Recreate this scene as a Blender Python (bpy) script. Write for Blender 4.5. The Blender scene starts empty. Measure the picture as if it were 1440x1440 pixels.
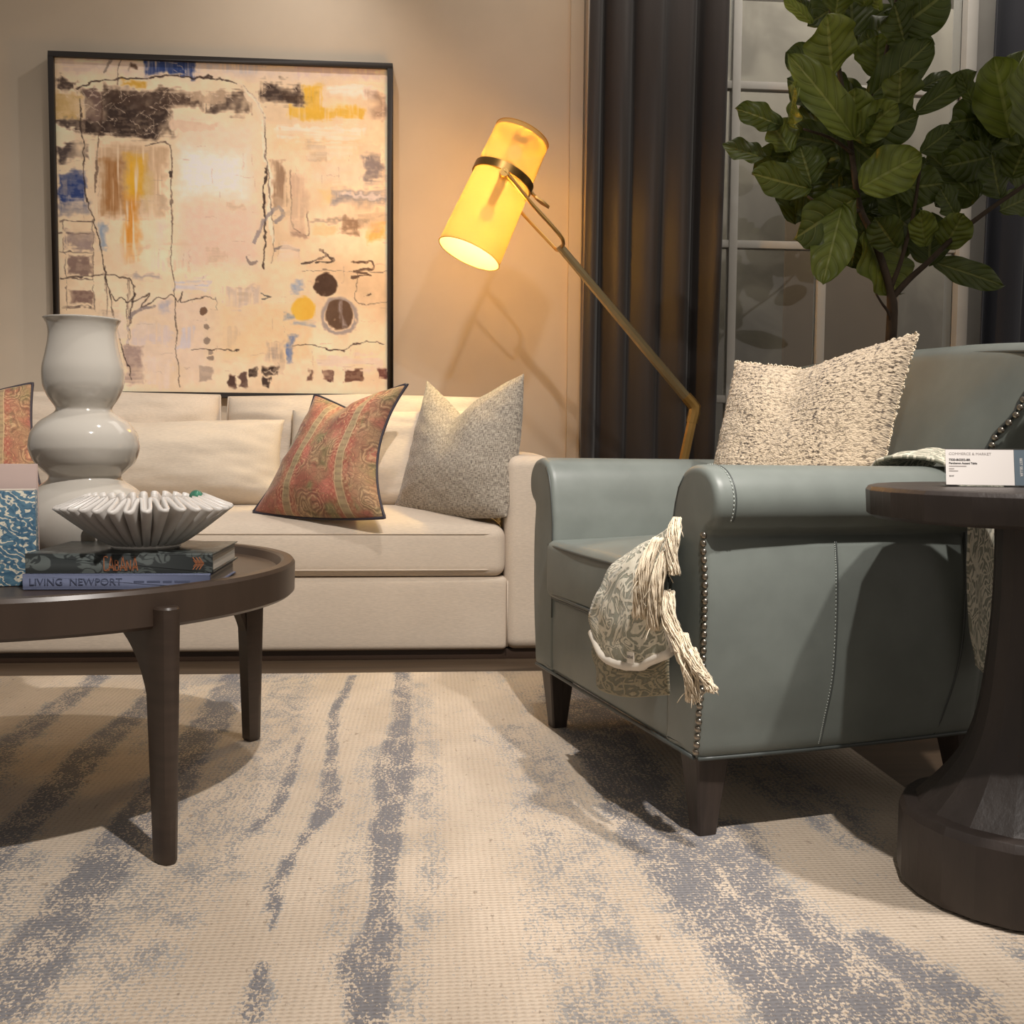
import bpy, bmesh, math, random
import numpy as np
from mathutils import Vector, Matrix, noise as mnoise

random.seed(11)
PI = math.pi
COL = bpy.context.scene.collection
SC = bpy.context.scene


def s2l(c):
    return tuple((x / 255 / 12.92) if x / 255 <= .04045 else ((x / 255 + .055) / 1.055) ** 2.4 for x in c)


# ---------------------------------------------------------------- node helper
class NT:
    def __init__(self, name):
        self.m = bpy.data.materials.new(name)
        self.m.use_nodes = True
        self.t = self.m.node_tree
        self.t.nodes.clear()
        self.out = self.t.nodes.new('ShaderNodeOutputMaterial')

    def n(self, kind, **kw):
        nd = self.t.nodes.new('ShaderNode' + kind)
        for k, v in kw.items():
            if k.startswith('i_'):
                self.set(nd, k[2:].replace('_', ' '), v)
            else:
                setattr(nd, k, v)
        return nd

    def set(self, nd, key, v):
        s = nd.inputs[int(key)] if key.isdigit() else nd.inputs[key]
        if isinstance(v, bpy.types.NodeSocket):
            self.t.links.new(v, s)
        elif isinstance(v, bpy.types.Node):
            self.t.links.new(v.outputs[0], s)
        else:
            if s.type == 'RGBA' and len(v) == 3:
                v = (*v, 1)
            s.default_value = v

    def math(self, op, a, b=0., clamp=False):
        nd = self.n('Math', operation=op, use_clamp=clamp)
        self.set(nd, '0', a)
        self.set(nd, '1', b)
        return nd.outputs[0]

    def mix(self, f, a, b, blend='MIX'):
        nd = self.n('Mix', data_type='RGBA', blend_type=blend)
        self.set(nd, '0', f)
        self.set(nd, '6', a)
        self.set(nd, '7', b)
        return nd.outputs[2]

    def coord(self, kind='Object', scale=(1, 1, 1), rot=(0, 0, 0)):
        tc = self.n('TexCoord')
        mp = self.n('Mapping')
        self.t.links.new(tc.outputs[kind], mp.inputs['Vector'])
        mp.inputs['Scale'].default_value = scale
        mp.inputs['Rotation'].default_value = rot
        return mp.outputs[0]

    def noise(self, vec, scale=5., detail=3., rough=.5, dist=0.):
        nd = self.n('TexNoise')
        self.set(nd, 'Vector', vec)
        nd.inputs['Scale'].default_value = scale
        nd.inputs['Detail'].default_value = detail
        nd.inputs['Roughness'].default_value = rough
        nd.inputs['Distortion'].default_value = dist
        return nd.outputs[0]

    def ramp(self, f, lo, hi, a=0., b=1.):
        nd = self.n('MapRange', clamp=True, interpolation_type='SMOOTHSTEP')
        self.set(nd, '0', f)
        nd.inputs[1].default_value = lo
        nd.inputs[2].default_value = hi
        nd.inputs[3].default_value = a
        nd.inputs[4].default_value = b
        return nd.outputs[0]

    def bump(self, h, strength=.3, dist=.005):
        nd = self.n('Bump')
        self.set(nd, 'Height', h)
        nd.inputs['Strength'].default_value = strength
        nd.inputs['Distance'].default_value = dist
        return nd.outputs[0]

    def bsdf(self, col, rough=.6, metal=0., normal=None, spec=.5, coat=0., sheen=0.):
        p = self.n('BsdfPrincipled')
        self.set(p, 'Base Color', col)
        self.set(p, 'Roughness', rough)
        p.inputs['Metallic'].default_value = metal
        p.inputs['Specular IOR Level'].default_value = spec
        p.inputs['Coat Weight'].default_value = coat
        p.inputs['Sheen Weight'].default_value = sheen
        if normal is not None:
            self.set(p, 'Normal', normal)
        self.t.links.new(p.outputs[0], self.out.inputs[0])
        return p


def simple(name, rgb, rough=.6, metal=0., spec=.5, var=.08, vscale=(6, 6, 6), bump=.15, bscale=(120, 120, 120), bdist=.001, coat=0., sheen=0.):
    k = NT(name)
    c = s2l(rgb)
    v = k.noise(k.coord(scale=vscale), 1., 4., .55)
    dark = tuple(x * (1 - var * 2) for x in c)
    lite = tuple(min(1, x * (1 + var * 1.2)) for x in c)
    col = k.mix(k.ramp(v, .25, .75), dark, lite)
    nrm = k.bump(k.noise(k.coord(scale=bscale), 1., 3., .6), bump, bdist) if bump else None
    k.bsdf(col, rough, metal, nrm, spec, coat, sheen)
    return k.m


M = {}
M['wall'] = simple('wall_paint', (206, 190, 169), .75, var=.015, bump=.05, bscale=(200, 200, 200))
M['floor'] = simple('dark_plank', (80, 65, 50), .45, var=.12, vscale=(2, 30, 2), bump=.05)
M['trimw'] = simple('window_white', (226, 222, 214), .5, var=.03, bump=.03)
M['espresso'] = simple('espresso_wood', (62, 50, 42), .38, var=.10, vscale=(8, 8, 60), bump=.08, bscale=(40, 40, 200))
M['tray'] = simple('espresso_tray', (66, 53, 44), .36, var=.06, vscale=(3, 40, 3), bump=.05, bscale=(20, 200, 20))
M['blackwood'] = simple('carved_black_wood', (52, 44, 40), .46, var=.14, vscale=(12, 12, 4), bump=.35, bscale=(60, 60, 14), bdist=.003)
M['legwood'] = simple('dark_leg_wood', (54, 45, 40), .5, var=.18, vscale=(60, 60, 5), bump=.3, bscale=(160, 160, 12), bdist=.0015)
M['frameblack'] = simple('picture_frame_black', (44, 38, 34), .45, var=.05, bump=.03)
M['leather'] = simple('sage_leather', (114, 120, 115), .42, var=.07, vscale=(7, 7, 7), bump=.12, bscale=(260, 260, 260), bdist=.0006, spec=.42)
M['leather_welt'] = simple('leather_welt', (70, 75, 73), .45, var=.06, bump=.05)
M['stitch'] = simple('pale_stitch', (178, 184, 178), .7, var=.03, bump=0)
M['nail'] = simple('antique_nickel', (150, 142, 130), .28, metal=1., var=.1, bump=0)
M['brass'] = simple('aged_brass', (196, 156, 92), .33, metal=1., var=.1, bump=.02)
M['nickel'] = simple('brushed_brass_tube', (176, 156, 118), .34, metal=.9, var=.06, bump=.02)
M['band'] = simple('bronze_band', (140, 108, 62), .35, metal=1., var=.1, bump=.02)
M['ceramic'] = simple('cream_glaze', (190, 184, 174), .08, var=.02, vscale=(3, 3, 3), bump=0, coat=.6)
M['marble'] = simple('white_marble', (212, 207, 201), .35, var=.05, vscale=(14, 14, 14), bump=.05)
M['greenglass'] = simple('green_glass_bead', (62, 122, 98), .1, var=.2, vscale=(60, 60, 60), bump=0, coat=.5)
M['pink'] = simple('dusty_pink_board', (186, 164, 156), .6, var=.02, bump=.05)
M['paper'] = simple('paper_edge', (188, 180, 168), .8, var=.25, vscale=(1, 1, 420), bump=.3, bscale=(1, 1, 600))
M['bluebook'] = simple('slate_blue_cloth', (97, 104, 130), .65, var=.05, vscale=(10, 10, 10), bump=.1, bscale=(300, 300, 300))
M['bluetext'] = simple('blue_stamped_letter', (88, 95, 120), .5, var=.03, bump=0)
M['copper'] = simple('copper_foil', (186, 120, 84), .4, metal=.25, var=.06, bump=0)
M['pipe'] = simple('navy_piping', (48, 42, 52), .6, var=.05, bump=.1)
M['bark'] = simple('bark', (74, 60, 46), .85, var=.2, vscale=(30, 30, 12), bump=.5, bscale=(60, 60, 20), bdist=.004)
M['basket'] = simple('dark_planter', (70, 66, 60), .6, var=.08)
M['soil'] = simple('potting_soil', (50, 38, 28), .95, var=.3, vscale=(60, 60, 60), bump=.6, bscale=(60, 60, 60), bdist=.01)
M['card'] = simple('white_card', (222, 216, 211), .45, var=.01, bump=0)
M['slate'] = simple('slate_tab', (88, 102, 112), .45, var=.02, bump=0)
M['ink'] = simple('black_ink', (52, 48, 48), .6, var=.02, bump=0)
M['inkgrey'] = simple('grey_ink', (150, 142, 138), .6, var=.02, bump=0)
M['creamcord'] = simple('cream_cotton', (230, 215, 190), .9, var=.08, vscale=(40, 40, 40), bump=.3, bscale=(300, 300, 300), bdist=.001)
M['tagwhite'] = simple('tag_white', (222, 214, 200), .7, var=.02, bump=0)
M['bulb'] = None


def fabric(name, rgb, stretch=(55, 420, 420), amt=.055, bump=.3, bdist=.0012, rough=.92, big=.03):
    k = NT(name)
    c = s2l(rgb)
    f = k.noise(k.coord(scale=stretch), 1., 3., .6)
    g = k.noise(k.coord(), 4., 2.)
    a = k.mix(k.ramp(f, .28, .72), tuple(x * (1 - amt * 1.6) for x in c), tuple(min(1, x * (1 + amt)) for x in c))
    a = k.mix(k.ramp(g, .3, .7), a, k.mix(1., a, (1 - big * 2,) * 3, 'MULTIPLY'))
    k.bsdf(a, rough, 0, k.bump(f, bump, bdist), .25, 0, .15)
    return k.m


M['sofa'] = fabric('ivory_slub_linen', (206, 191, 173))
M['lumbar'] = fabric('ivory_slub_cushion', (206, 192, 174))
M['plinth'] = simple('brown_plinth', (62, 45, 33), .5, var=.08)


def grey_linen():
    k = NT('grey_heather_linen')
    v = k.coord('UV')
    w1 = k.noise(k.coord('UV', (36, 300, 1)), 1., 2.)
    w2 = k.noise(k.coord('UV', (300, 36, 1)), 1., 2.)
    s = k.math('ADD', w1, w2)
    col = k.mix(k.ramp(s, .80, 1.2), s2l((114, 105, 96)), s2l((190, 180, 164)))
    k.bsdf(col, .95, 0, k.bump(s, .4, .0015), .2, 0, .2)
    return k.m


M['grey'] = grey_linen()


def paisley():
    k = NT('red_paisley_print')
    uv = k.coord('UV')
    wob = k.n('TexNoise')
    k.set(wob, 'Vector', uv)
    wob.inputs['Scale'].default_value = 7
    off = k.n('VectorMath', operation='MULTIPLY_ADD')
    k.set(off, '0', wob.outputs['Color'])
    off.inputs[1].default_value = (.15, .15, 0)
    k.set(off, '2', uv)
    w = off.outputs[0]
    base = k.mix(k.ramp(k.noise(uv, 3.6, 2.), .36, .64), s2l((160, 98, 82)), s2l((170, 138, 106)))
    base = k.mix(k.ramp(k.noise(k.coord('UV', (1, 1, 1), (0, 0, 1.1)), 5.3, 2.), .5, .66), base, s2l((142, 130, 92)))
    base = k.mix(k.ramp(k.noise(k.coord('UV', (1.1, .9, 1), (0, 0, 2.3)), 4.1, 1.), .56, .7), base, s2l((186, 116, 98)))
    # rosettes: rings round the cells of a voronoi pattern
    vo = k.n('TexVoronoi')
    k.set(vo, 'Vector', w)
    vo.inputs['Scale'].default_value = 5.6
    d = vo.outputs['Distance']
    ring = k.math('SINE', k.math('MULTIPLY', d, 46.))
    inside = k.ramp(d, .62, .40)
    line = k.math('MULTIPLY', k.ramp(ring, .35, .85), inside)
    base = k.mix(k.math('MULTIPLY', line, .38), base, s2l((74, 58, 50)))
    hl = k.math('MULTIPLY', k.ramp(ring, -.6, -.95), inside)
    base = k.mix(k.math('MULTIPLY', hl, .5), base, s2l((214, 184, 140)))
    # fine filigree
    vf = k.n('TexVoronoi', feature='DISTANCE_TO_EDGE')
    k.set(vf, 'Vector', w)
    vf.inputs['Scale'].default_value = 30
    fl = k.ramp(vf.outputs['Distance'], .10, .02)
    base = k.mix(k.math('MULTIPLY', fl, .38), base, s2l((96, 74, 60)))
    vg = k.n('TexVoronoi')
    k.set(vg, 'Vector', w)
    vg.inputs['Scale'].default_value = 33
    base = k.mix(k.ramp(vg.outputs['Distance'], .22, .1, 0, .6), base, s2l((212, 168, 124)))
    # woven vertical bands
    sx = k.n('SeparateXYZ')
    k.set(sx, '0', uv)
    for cx in (.30, .76):
        dx = k.math('ABSOLUTE', k.math('SUBTRACT', k.math('ADD', sx.outputs[0], k.math('MULTIPLY', k.math('SINE', k.math('MULTIPLY', sx.outputs[1], 7.)), .014)), cx + .0))
        edge = k.ramp(dx, .036, .031)
        core = k.ramp(dx, .028, .024)
        dots = k.math('SINE', k.math('MULTIPLY', sx.outputs[1], 120.))
        base = k.mix(k.math('MULTIPLY', edge, .6), base, s2l((206, 178, 138)))
        base = k.mix(k.math('MULTIPLY', core, .5), base, k.mix(k.ramp(dots, .2, .6), s2l((132, 124, 92)), s2l((92, 84, 66))))
        side = k.math('MULTIPLY', k.ramp(dx, .085, .07), k.ramp(dx, .036, .042))
        sd = k.math('MULTIPLY', k.math('SINE', k.math('MULTIPLY', sx.outputs[1], 150.)), k.math('SINE', k.math('MULTIPLY', sx.outputs[0], 150.)))
        base = k.mix(k.math('MULTIPLY', side, .3), base, k.mix(k.ramp(sd, .0, .3), s2l((178, 88, 74)), s2l((208, 148, 118))))
    nz = k.noise(k.coord('UV', (260, 260, 1)), 1., 2.)
    k.bsdf(base, .8, 0, k.bump(nz, .2, .001), .25, 0, .15)
    return k.m


M['paisley'] = paisley()


def boucle():
    k = NT('cream_boucle_knit')
    n1 = k.noise(k.coord('UV', (46, 78, 1)), 1., 3., .6)
    n2 = k.noise(k.coord('UV', (9, 34, 1)), 1., 2., .5)
    n3 = k.noise(k.coord('UV', (90, 150, 1)), 1., 2.)
    fl = k.ramp(n1, .50, .60)
    vert = k.noise(k.coord('UV', (5, .7, 1)), 1., 2.)
    sel = k.ramp(vert, .30, .6, .30, 1.)
    col = k.mix(k.math('MULTIPLY', fl, sel), s2l((210, 191, 165)), s2l((94, 83, 74)))
    col = k.mix(k.ramp(n3, .42, .28, 0, .45), col, s2l((160, 140, 118)))
    k.bsdf(col, 1., 0, k.bump(k.math('ADD', n3, k.math('MULTIPLY', n2, .6)), .8, .006), .15, 0, .3)
    return k.m


M['boucle'] = boucle()


def damask(name, light, dark, thr=.5):
    k = NT(name)
    uv = k.coord('UV', (7.5, 15, 1))
    n = k.n('TexNoise')
    k.set(n, 'Vector', uv)
    n.inputs['Scale'].default_value = .78
    n.inputs['Detail'].default_value = 1.
    n.inputs['Distortion'].default_value = 2.6
    h = k.math('SINE', k.math('MULTIPLY', n.outputs[0], 44.))
    th = k.noise(k.coord('UV', (160, 40, 1)), 1., 2.)
    fz = k.noise(k.coord('UV', (150, 150, 1)), 1., 3., .7)
    cord = k.ramp(k.math('SINE', k.math('MULTIPLY', k.noise(k.coord('UV', (5, 9, 1), (0, 0, .6)), 1., 0.), 60.)), .80, .97)
    f = k.math('MAXIMUM', k.ramp(k.math('ADD', h, k.math('MULTIPLY', k.math('SUBTRACT', fz, .5), 3.2)), -.3, .4), k.math('MULTIPLY', cord, .9))
    col = k.mix(f, s2l(dark), s2l(light))
    col = k.mix(k.ramp(th, .35, .65, 0, .35), col, k.mix(1., col, (.62, .62, .58), 'MULTIPLY'))
    k.bsdf(col, .95, 0, k.bump(k.math('ADD', f, k.math('MULTIPLY', th, .5)), .7, .004), .15, 0, .2)
    return k.m


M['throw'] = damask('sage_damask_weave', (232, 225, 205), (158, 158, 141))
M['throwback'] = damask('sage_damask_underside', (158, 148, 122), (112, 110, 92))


def curtain_mat(name, rgb):
    k = NT(name)
    c = s2l(rgb)
    f = k.noise(k.coord(scale=(300, 300, 300)), 1., 2.)
    g = k.noise(k.coord(scale=(14, 14, 1.4)), 1., 3.)
    col = k.mix(k.ramp(g, .3, .7), tuple(x * .85 for x in c), tuple(x * 1.2 for x in c))
    k.bsdf(col, .5, 0, k.bump(k.math('ADD', f, g), .15, .002), .45, 0, .25)
    return k.m


M['curtain'] = curtain_mat('charcoal_satin', (50, 44, 42))
M['curtain_navy'] = curtain_mat('midnight_satin', (38, 40, 50))


def leafmat():
    k = NT('fig_leaf')
    at = k.n('Attribute', attribute_name='tint')
    sp = k.n('SeparateColor')
    k.set(sp, '0', at.outputs['Color'])
    n = k.noise(k.coord(), 9., 2.)
    su = k.n('SeparateXYZ')
    k.set(su, '0', k.coord('UV'))
    au = k.math('ABSOLUTE', k.math('SUBTRACT', k.math('MULTIPLY', su.outputs[0], 2.), 1.))
    tv = k.math('ADD', k.math('MULTIPLY', su.outputs[1], 6.2), k.math('MULTIPLY', k.math('POWER', au, 1.3), -1.9))
    sv = k.math('ABSOLUTE', k.math('SINE', k.math('MULTIPLY', tv, PI)))
    side = k.math('MULTIPLY', k.ramp(sv, .17, .05), k.ramp(au, 1.0, .5))
    rib = k.ramp(au, .085, .04)
    vn = k.math('MAXIMUM', rib, k.math('MULTIPLY', side, .7))
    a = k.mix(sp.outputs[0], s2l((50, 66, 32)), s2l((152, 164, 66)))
    a = k.mix(k.ramp(n, .3, .7, 0, .35), a, s2l((34, 52, 24)))
    a = k.mix(k.ramp(sv, .9, .25, 0, .25), a, s2l((30, 44, 20)))
    a = k.mix(k.math('MULTIPLY', vn, .55), a, k.mix(.5, a, s2l((196, 198, 120))))
    p = k.bsdf(a, .42, 0, k.bump(k.math('SUBTRACT', sv, k.math('MULTIPLY', rib, .6)), .5, .006), .4)
    p.inputs['Transmission Weight'].default_value = 0
    tr = k.n('BsdfTranslucent')
    k.set(tr, 'Color', a)
    mx = k.n('MixShader')
    mx.inputs[0].default_value = .22
    k.t.links.new(p.outputs[0], mx.inputs[1])
    k.t.links.new(tr.outputs[0], mx.inputs[2])
    k.t.links.new(mx.outputs[0], k.out.inputs[0])
    return k.m


M['leaf'] = leafmat()


def shade_mat():
    k = NT('amber_lamp_shade')
    n = k.noise(k.coord(scale=(160, 160, 160)), 1., 2.)
    gm = k.n('NewGeometry')
    col = k.mix(k.ramp(n, .3, .7), (.86, .40, .045), (.92, .45, .06))
    d = k.n('BsdfDiffuse')
    k.set(d, 'Color', k.mix(gm.outputs['Backfacing'], (.75, .50, .18), (.38, .35, .30)))
    t = k.n('BsdfTranslucent')
    k.set(t, 'Color', col)
    mx = k.n('MixShader')
    mx.inputs[0].default_value = SHADE_TL
    k.t.links.new(d.outputs[0], mx.inputs[1])
    k.t.links.new(t.outputs[0], mx.inputs[2])
    tr = k.n('BsdfTransparent')
    k.set(tr, 'Color', (1, .65, .20))
    m2 = k.n('MixShader')
    m2.inputs[0].default_value = SHADE_TR
    k.t.links.new(mx.outputs[0], m2.inputs[1])
    k.t.links.new(tr.outputs[0], m2.inputs[2])
    k.t.links.new(m2.outputs[0], k.out.inputs[0])
    return k.m


SHADE_TL, SHADE_TR = .021, .34
M['shade'] = shade_mat()


def emit(name, col, s):
    k = NT(name)
    e = k.n('Emission')
    k.set(e, 'Color', col)
    e.inputs[1].default_value = s
    k.t.links.new(e.outputs[0], k.out.inputs[0])
    return k.m


M['bulb'] = emit('frosted_bulb_glow', (1, .80, .50), 1.6)


def glass(name, tint=(.93, .94, .93), refl=.10):
    k = NT(name)
    t = k.n('BsdfTransparent')
    k.set(t, 'Color', tint)
    g = k.n('BsdfGlossy')
    g.inputs['Roughness'].default_value = .03
    fr = k.n('Fresnel')
    fr.inputs[0].default_value = 1.45
    mx = k.n('MixShader')
    k.set(mx, '0', k.math('ADD', fr.outputs[0], refl * .3))
    k.t.links.new(t.outputs[0], mx.inputs[1])
    k.t.links.new(g.outputs[0], mx.inputs[2])
    k.t.links.new(mx.outputs[0], k.out.inputs[0])
    return k.m


M['glass'] = glass('window_glass')
M['acrylic'] = glass('clear_acrylic', (.97, .98, .98))


def backdrop():
    k = NT('grey_plaster_partition')
    c = k.coord()
    n = k.noise(k.coord(scale=(1.4, 1, 1.0)), 1.6, 4., .5, .6)
    n2 = k.noise(k.coord(scale=(.7, 1, 2.2)), 2.2, 2., .5, .3)
    col = k.mix(k.ramp(n, .38, .62), s2l((150, 145, 136)), s2l((190, 184, 172)))
    col = k.mix(k.ramp(n2, .56, .68, 0, .5), col, s2l((196, 190, 178)))
    k.bsdf(col, .8)
    return k.m


M['backdrop'] = backdrop()
M['taupe'] = simple('taupe_panel', (176, 156, 134), .7, var=.06, vscale=(2, 2, 2), bump=.03)


def marbled():
    k = NT('blue_marbled_paper')
    uv = k.coord('Object', (20, 20, 26))
    wv = k.n('TexWave', wave_type='BANDS', bands_direction='DIAGONAL')
    k.set(wv, 'Vector', uv)
    wv.inputs['Scale'].default_value = 1.3
    wv.inputs['Distortion'].default_value = 14.
    wv.inputs['Detail'].default_value = 2.5
    wv.inputs['Detail Scale'].default_value = 1.5
    n = k.noise(uv, 2.2, 3., .5, 2.)
    f = k.math('MULTIPLY', k.ramp(wv.outputs[1], .74, .93), k.ramp(n, .36, .52))
    col = k.mix(k.ramp(n, .35, .65), s2l((62, 98, 124)), s2l((92, 128, 148)))
    col = k.mix(f, col, s2l((222, 214, 194)))
    k.bsdf(col, .45, 0, None, .5)
    return k.m


M['marbled'] = marbled()


def cabana():
    k = NT('dark_leaf_print_cover')
    vo = k.n('TexVoronoi')
    k.set(vo, 'Vector', k.coord(scale=(26, 26, 34)))
    vo.inputs['Scale'].default_value = 1.
    n = k.noise(k.coord(scale=(22, 22, 30)), 1., 1., .5, 2.)
    f = k.math('MULTIPLY', k.ramp(vo.outputs['Distance'], .55, .5), k.ramp(k.math('ABSOLUTE', k.math('SUBTRACT', n, .5)), .02, .06))
    col = k.mix(f, s2l((46, 50, 50)), s2l((84, 90, 88)))
    k.bsdf(col, .35, 0, None, .5)
    return k.m


M['cabana'] = cabana()


def attr_mat(name, attr, rough=.7, bump=.3):
    k = NT(name)
    at = k.n('Attribute', attribute_name=attr)
    n = k.noise(k.coord(scale=(180, 180, 180)), 1., 3.)
    k.bsdf(at.outputs['Color'], rough, 0, k.bump(n, bump, .001), .3)
    return k.m


M['painting'] = attr_mat('painted_canvas', 'paint')


def rugmat():
    k = NT('handwoven_rug')
    at = k.n('Attribute', attribute_name='mask')
    m = at.outputs['Fac']
    o = k.coord()
    n1 = k.noise(k.coord(scale=(17, 10, 1)), 1., 8., .74, .6)
    n2 = k.noise(k.coord(scale=(190, 110, 1)), 1., 2., .65)
    n3 = k.noise(k.coord(scale=(5, 2.5, 1)), 1., 3., .5)
    v = k.math('ADD', k.math('MULTIPLY', m, .58), k.math('MULTIPLY', k.math('SUBTRACT', n1, .5), 1.9))
    v = k.math('ADD', v, k.math('MULTIPLY', k.math('SUBTRACT', n2, .5), 2.3))
    g = k.ramp(v, .38, .50)
    deep = k.ramp(k.math('ADD', m, k.math('MULTIPLY', k.math('SUBTRACT', n1, .5), .8)), .5, 1.)
    grey = k.mix(deep, s2l((164, 160, 155)), s2l((126, 124, 126)))
    cream = k.mix(k.ramp(n3, .35, .65), s2l((206, 190, 171)), s2l((192, 176, 157)))
    # sparse dark flecks across the cream ground
    fk = k.noise(k.coord(scale=(60, 26, 1)), 1., 3., .7)
    cream = k.mix(k.ramp(fk, .62, .70, 0, .6), cream, s2l((132, 116, 102)))
    col = k.mix(g, cream, grey)
    # weave: ribs across with knots along
    wv = k.n('TexWave', wave_type='BANDS', bands_direction='Y')
    k.set(wv, 'Vector', o)
    wv.inputs['Scale'].default_value = 34.
    wv.inputs['Distortion'].default_value = 1.2
    wv.inputs['Detail'].default_value = 2.
    wv.inputs['Detail Scale'].default_value = 6.
    wx = k.n('TexWave', wave_type='BANDS', bands_direction='X')
    k.set(wx, 'Vector', o)
    wx.inputs['Scale'].default_value = 26.
    wx.inputs['Distortion'].default_value = 2.
    wx.inputs['Detail'].default_value = 2.
    h = k.math('ADD', k.math('MULTIPLY', wv.outputs[1], .8), k.math('ADD', k.math('MULTIPLY', wx.outputs[1], .35), k.math('MULTIPLY', n2, .8)))
    col = k.mix(k.ramp(h, .95, .30, 0, .55), col, k.mix(1., col, (.55, .5, .45), 'MULTIPLY'))
    k.bsdf(col, .97, 0, k.bump(h, .55, .004), .1, 0, .1)
    return k.m


M['rug'] = rugmat()


# ---------------------------------------------------------------- mesh helpers
def obj(name, verts, faces, mat=None, parent=None, smooth=40, uvs=None, mw=None):
    me = bpy.data.meshes.new(name)
    me.from_pydata([tuple(v) for v in verts], [], faces)
    bm = bmesh.new()
    bm.from_mesh(me)
    bmesh.ops.recalc_face_normals(bm, faces=bm.faces)
    bm.to_mesh(me)
    bm.free()
    return link(name, me, mat, parent, smooth, mw)


def link(name, me, mat=None, parent=None, smooth=40, mw=None):
    if mat is not None and not me.materials:
        me.materials.append(mat)
    if smooth:
        me.polygons.foreach_set('use_smooth', [True] * len(me.polygons))
        if smooth < 180:
            me.set_sharp_from_angle(angle=math.radians(smooth))
    o = bpy.data.objects.new(name, me)
    COL.objects.link(o)
    if parent is not None:
        o.parent = parent
    if mw is not None:
        o.matrix_local = mw
    return o


def thing(name, label, cat, loc=(0, 0, 0), rz=0, group=None):
    o = bpy.data.objects.new(name, None)
    o.empty_display_size = .1
    COL.objects.link(o)
    o.location = loc
    o.rotation_euler = (0, 0, rz)
    return tag(o, label, cat, group)


def tag(o, label, cat, group=None):
    o['label'] = label
    o['category'] = cat
    if group:
        o['group'] = group
    return o


def struct(o):
    o['kind'] = 'structure'
    return o


class MB:
    """collects shapes into one mesh"""
    def __init__(self):
        self.v, self.f = [], []

    def add(self, vs, fs):
        k = len(self.v)
        self.v += [tuple(v) for v in vs]
        self.f += [tuple(i + k for i in f) for f in fs]
        return self

    def box(self, x0, x1, y0, y1, z0, z1):
        vs = [(x, y, z) for x in (x0, x1) for y in (y0, y1) for z in (z0, z1)]
        return self.add(vs, [(0, 1, 3, 2), (4, 6, 7, 5), (0, 4, 5, 1), (2, 3, 7, 6), (0, 2, 6, 4), (1, 5, 7, 3)])

    def loft(self, secs, caps=True, closed=True):
        n = len(secs[0])
        vs = [p for s in secs for p in s]
        fs = []
        for i in range(len(secs) - 1):
            for j in range(n if closed else n - 1):
                a, b = i * n + j, i * n + (j + 1) % n
                fs.append((a, b, b + n, a + n))
        if caps:
            fs.append(tuple(range(n))[::-1])
            fs.append(tuple((len(secs) - 1) * n + j for j in range(n)))
        return self.add(vs, fs)

    def tube(self, pts, r, n=10, caps=True):
        pts = [Vector(p) for p in pts]
        rs = r if isinstance(r, (list, tuple)) else [r] * len(pts)
        secs = []
        t0 = (pts[1] - pts[0]).normalized()
        up = Vector((0, 0, 1)) if abs(t0.z) < .9 else Vector((1, 0, 0))
        a = t0.cross(up).normalized()
        for i, p in enumerate(pts):
            t = (pts[min(i + 1, len(pts) - 1)] - pts[max(i - 1, 0)]).normalized()
            a = (a - t * a.dot(t)).normalized()
            b = t.cross(a)
            secs.append([p + (a * math.cos(2 * PI * k / n) + b * math.sin(2 * PI * k / n)) * rs[i] for k in range(n)])
        return self.loft(secs, caps)

    def lathe(self, prof, n=64, c=(0, 0)):
        secs = [[(c[0] + r * math.cos(2 * PI * k / n), c[1] + r * math.sin(2 * PI * k / n), z) for k in range(n)] for r, z in prof]
        return self.loft(secs, True)

    def prism(self, poly, axis, a, b):
        """extrude a 2D polygon along an axis from a to b"""
        def p3(p, t):
            return {'x': (t, p[0], p[1]), 'y': (p[0], t, p[1]), 'z': (p[0], p[1], t)}[axis]
        return self.loft([[p3(p, a) for p in poly], [p3(p, b) for p in poly]])

    def build(self, name, mat=None, parent=None, smooth=40, mw=None, bevel=0, bseg=2):
        o = obj(name, self.v, self.f, mat, parent, smooth, None, mw)
        if bevel:
            bm = bmesh.new()
            bm.from_mesh(o.data)
            bmesh.ops.remove_doubles(bm, verts=bm.verts, dist=1e-6)
            es = [e for e in bm.edges if len(e.link_faces) == 2 and e.calc_face_angle(0) > math.radians(35)]
            bmesh.ops.bevel(bm, geom=es, offset=bevel, segments=bseg, profile=.6, affect='EDGES', clamp_overlap=True)
            bm.to_mesh(o.data)
            bm.free()
            o.data.polygons.foreach_set('use_smooth', [True] * len(o.data.polygons))
            o.data.set_sharp_from_angle(angle=math.radians(smooth or 40))
        return o


def crom(pts, n, closed=False):
    """Catmull-Rom samples through points of any dimension"""
    P = [np.array(p, float) for p in pts]
    m = len(P)
    out = []
    segs = m if closed else m - 1
    for i in range(segs):
        p1, p2 = P[i], P[(i + 1) % m]
        p0 = P[(i - 1) % m] if closed or i > 0 else 2 * p1 - p2
        p3 = P[(i + 2) % m] if closed or i + 2 < m else 2 * p2 - p1
        for k in range(n):
            t = k / n
            out.append(.5 * (2 * p1 + (p2 - p0) * t + (2 * p0 - 5 * p1 + 4 * p2 - p3) * t * t + (3 * p1 - p0 - 3 * p2 + p3) * t ** 3))
    if not closed:
        out.append(P[-1])
    return out


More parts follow.
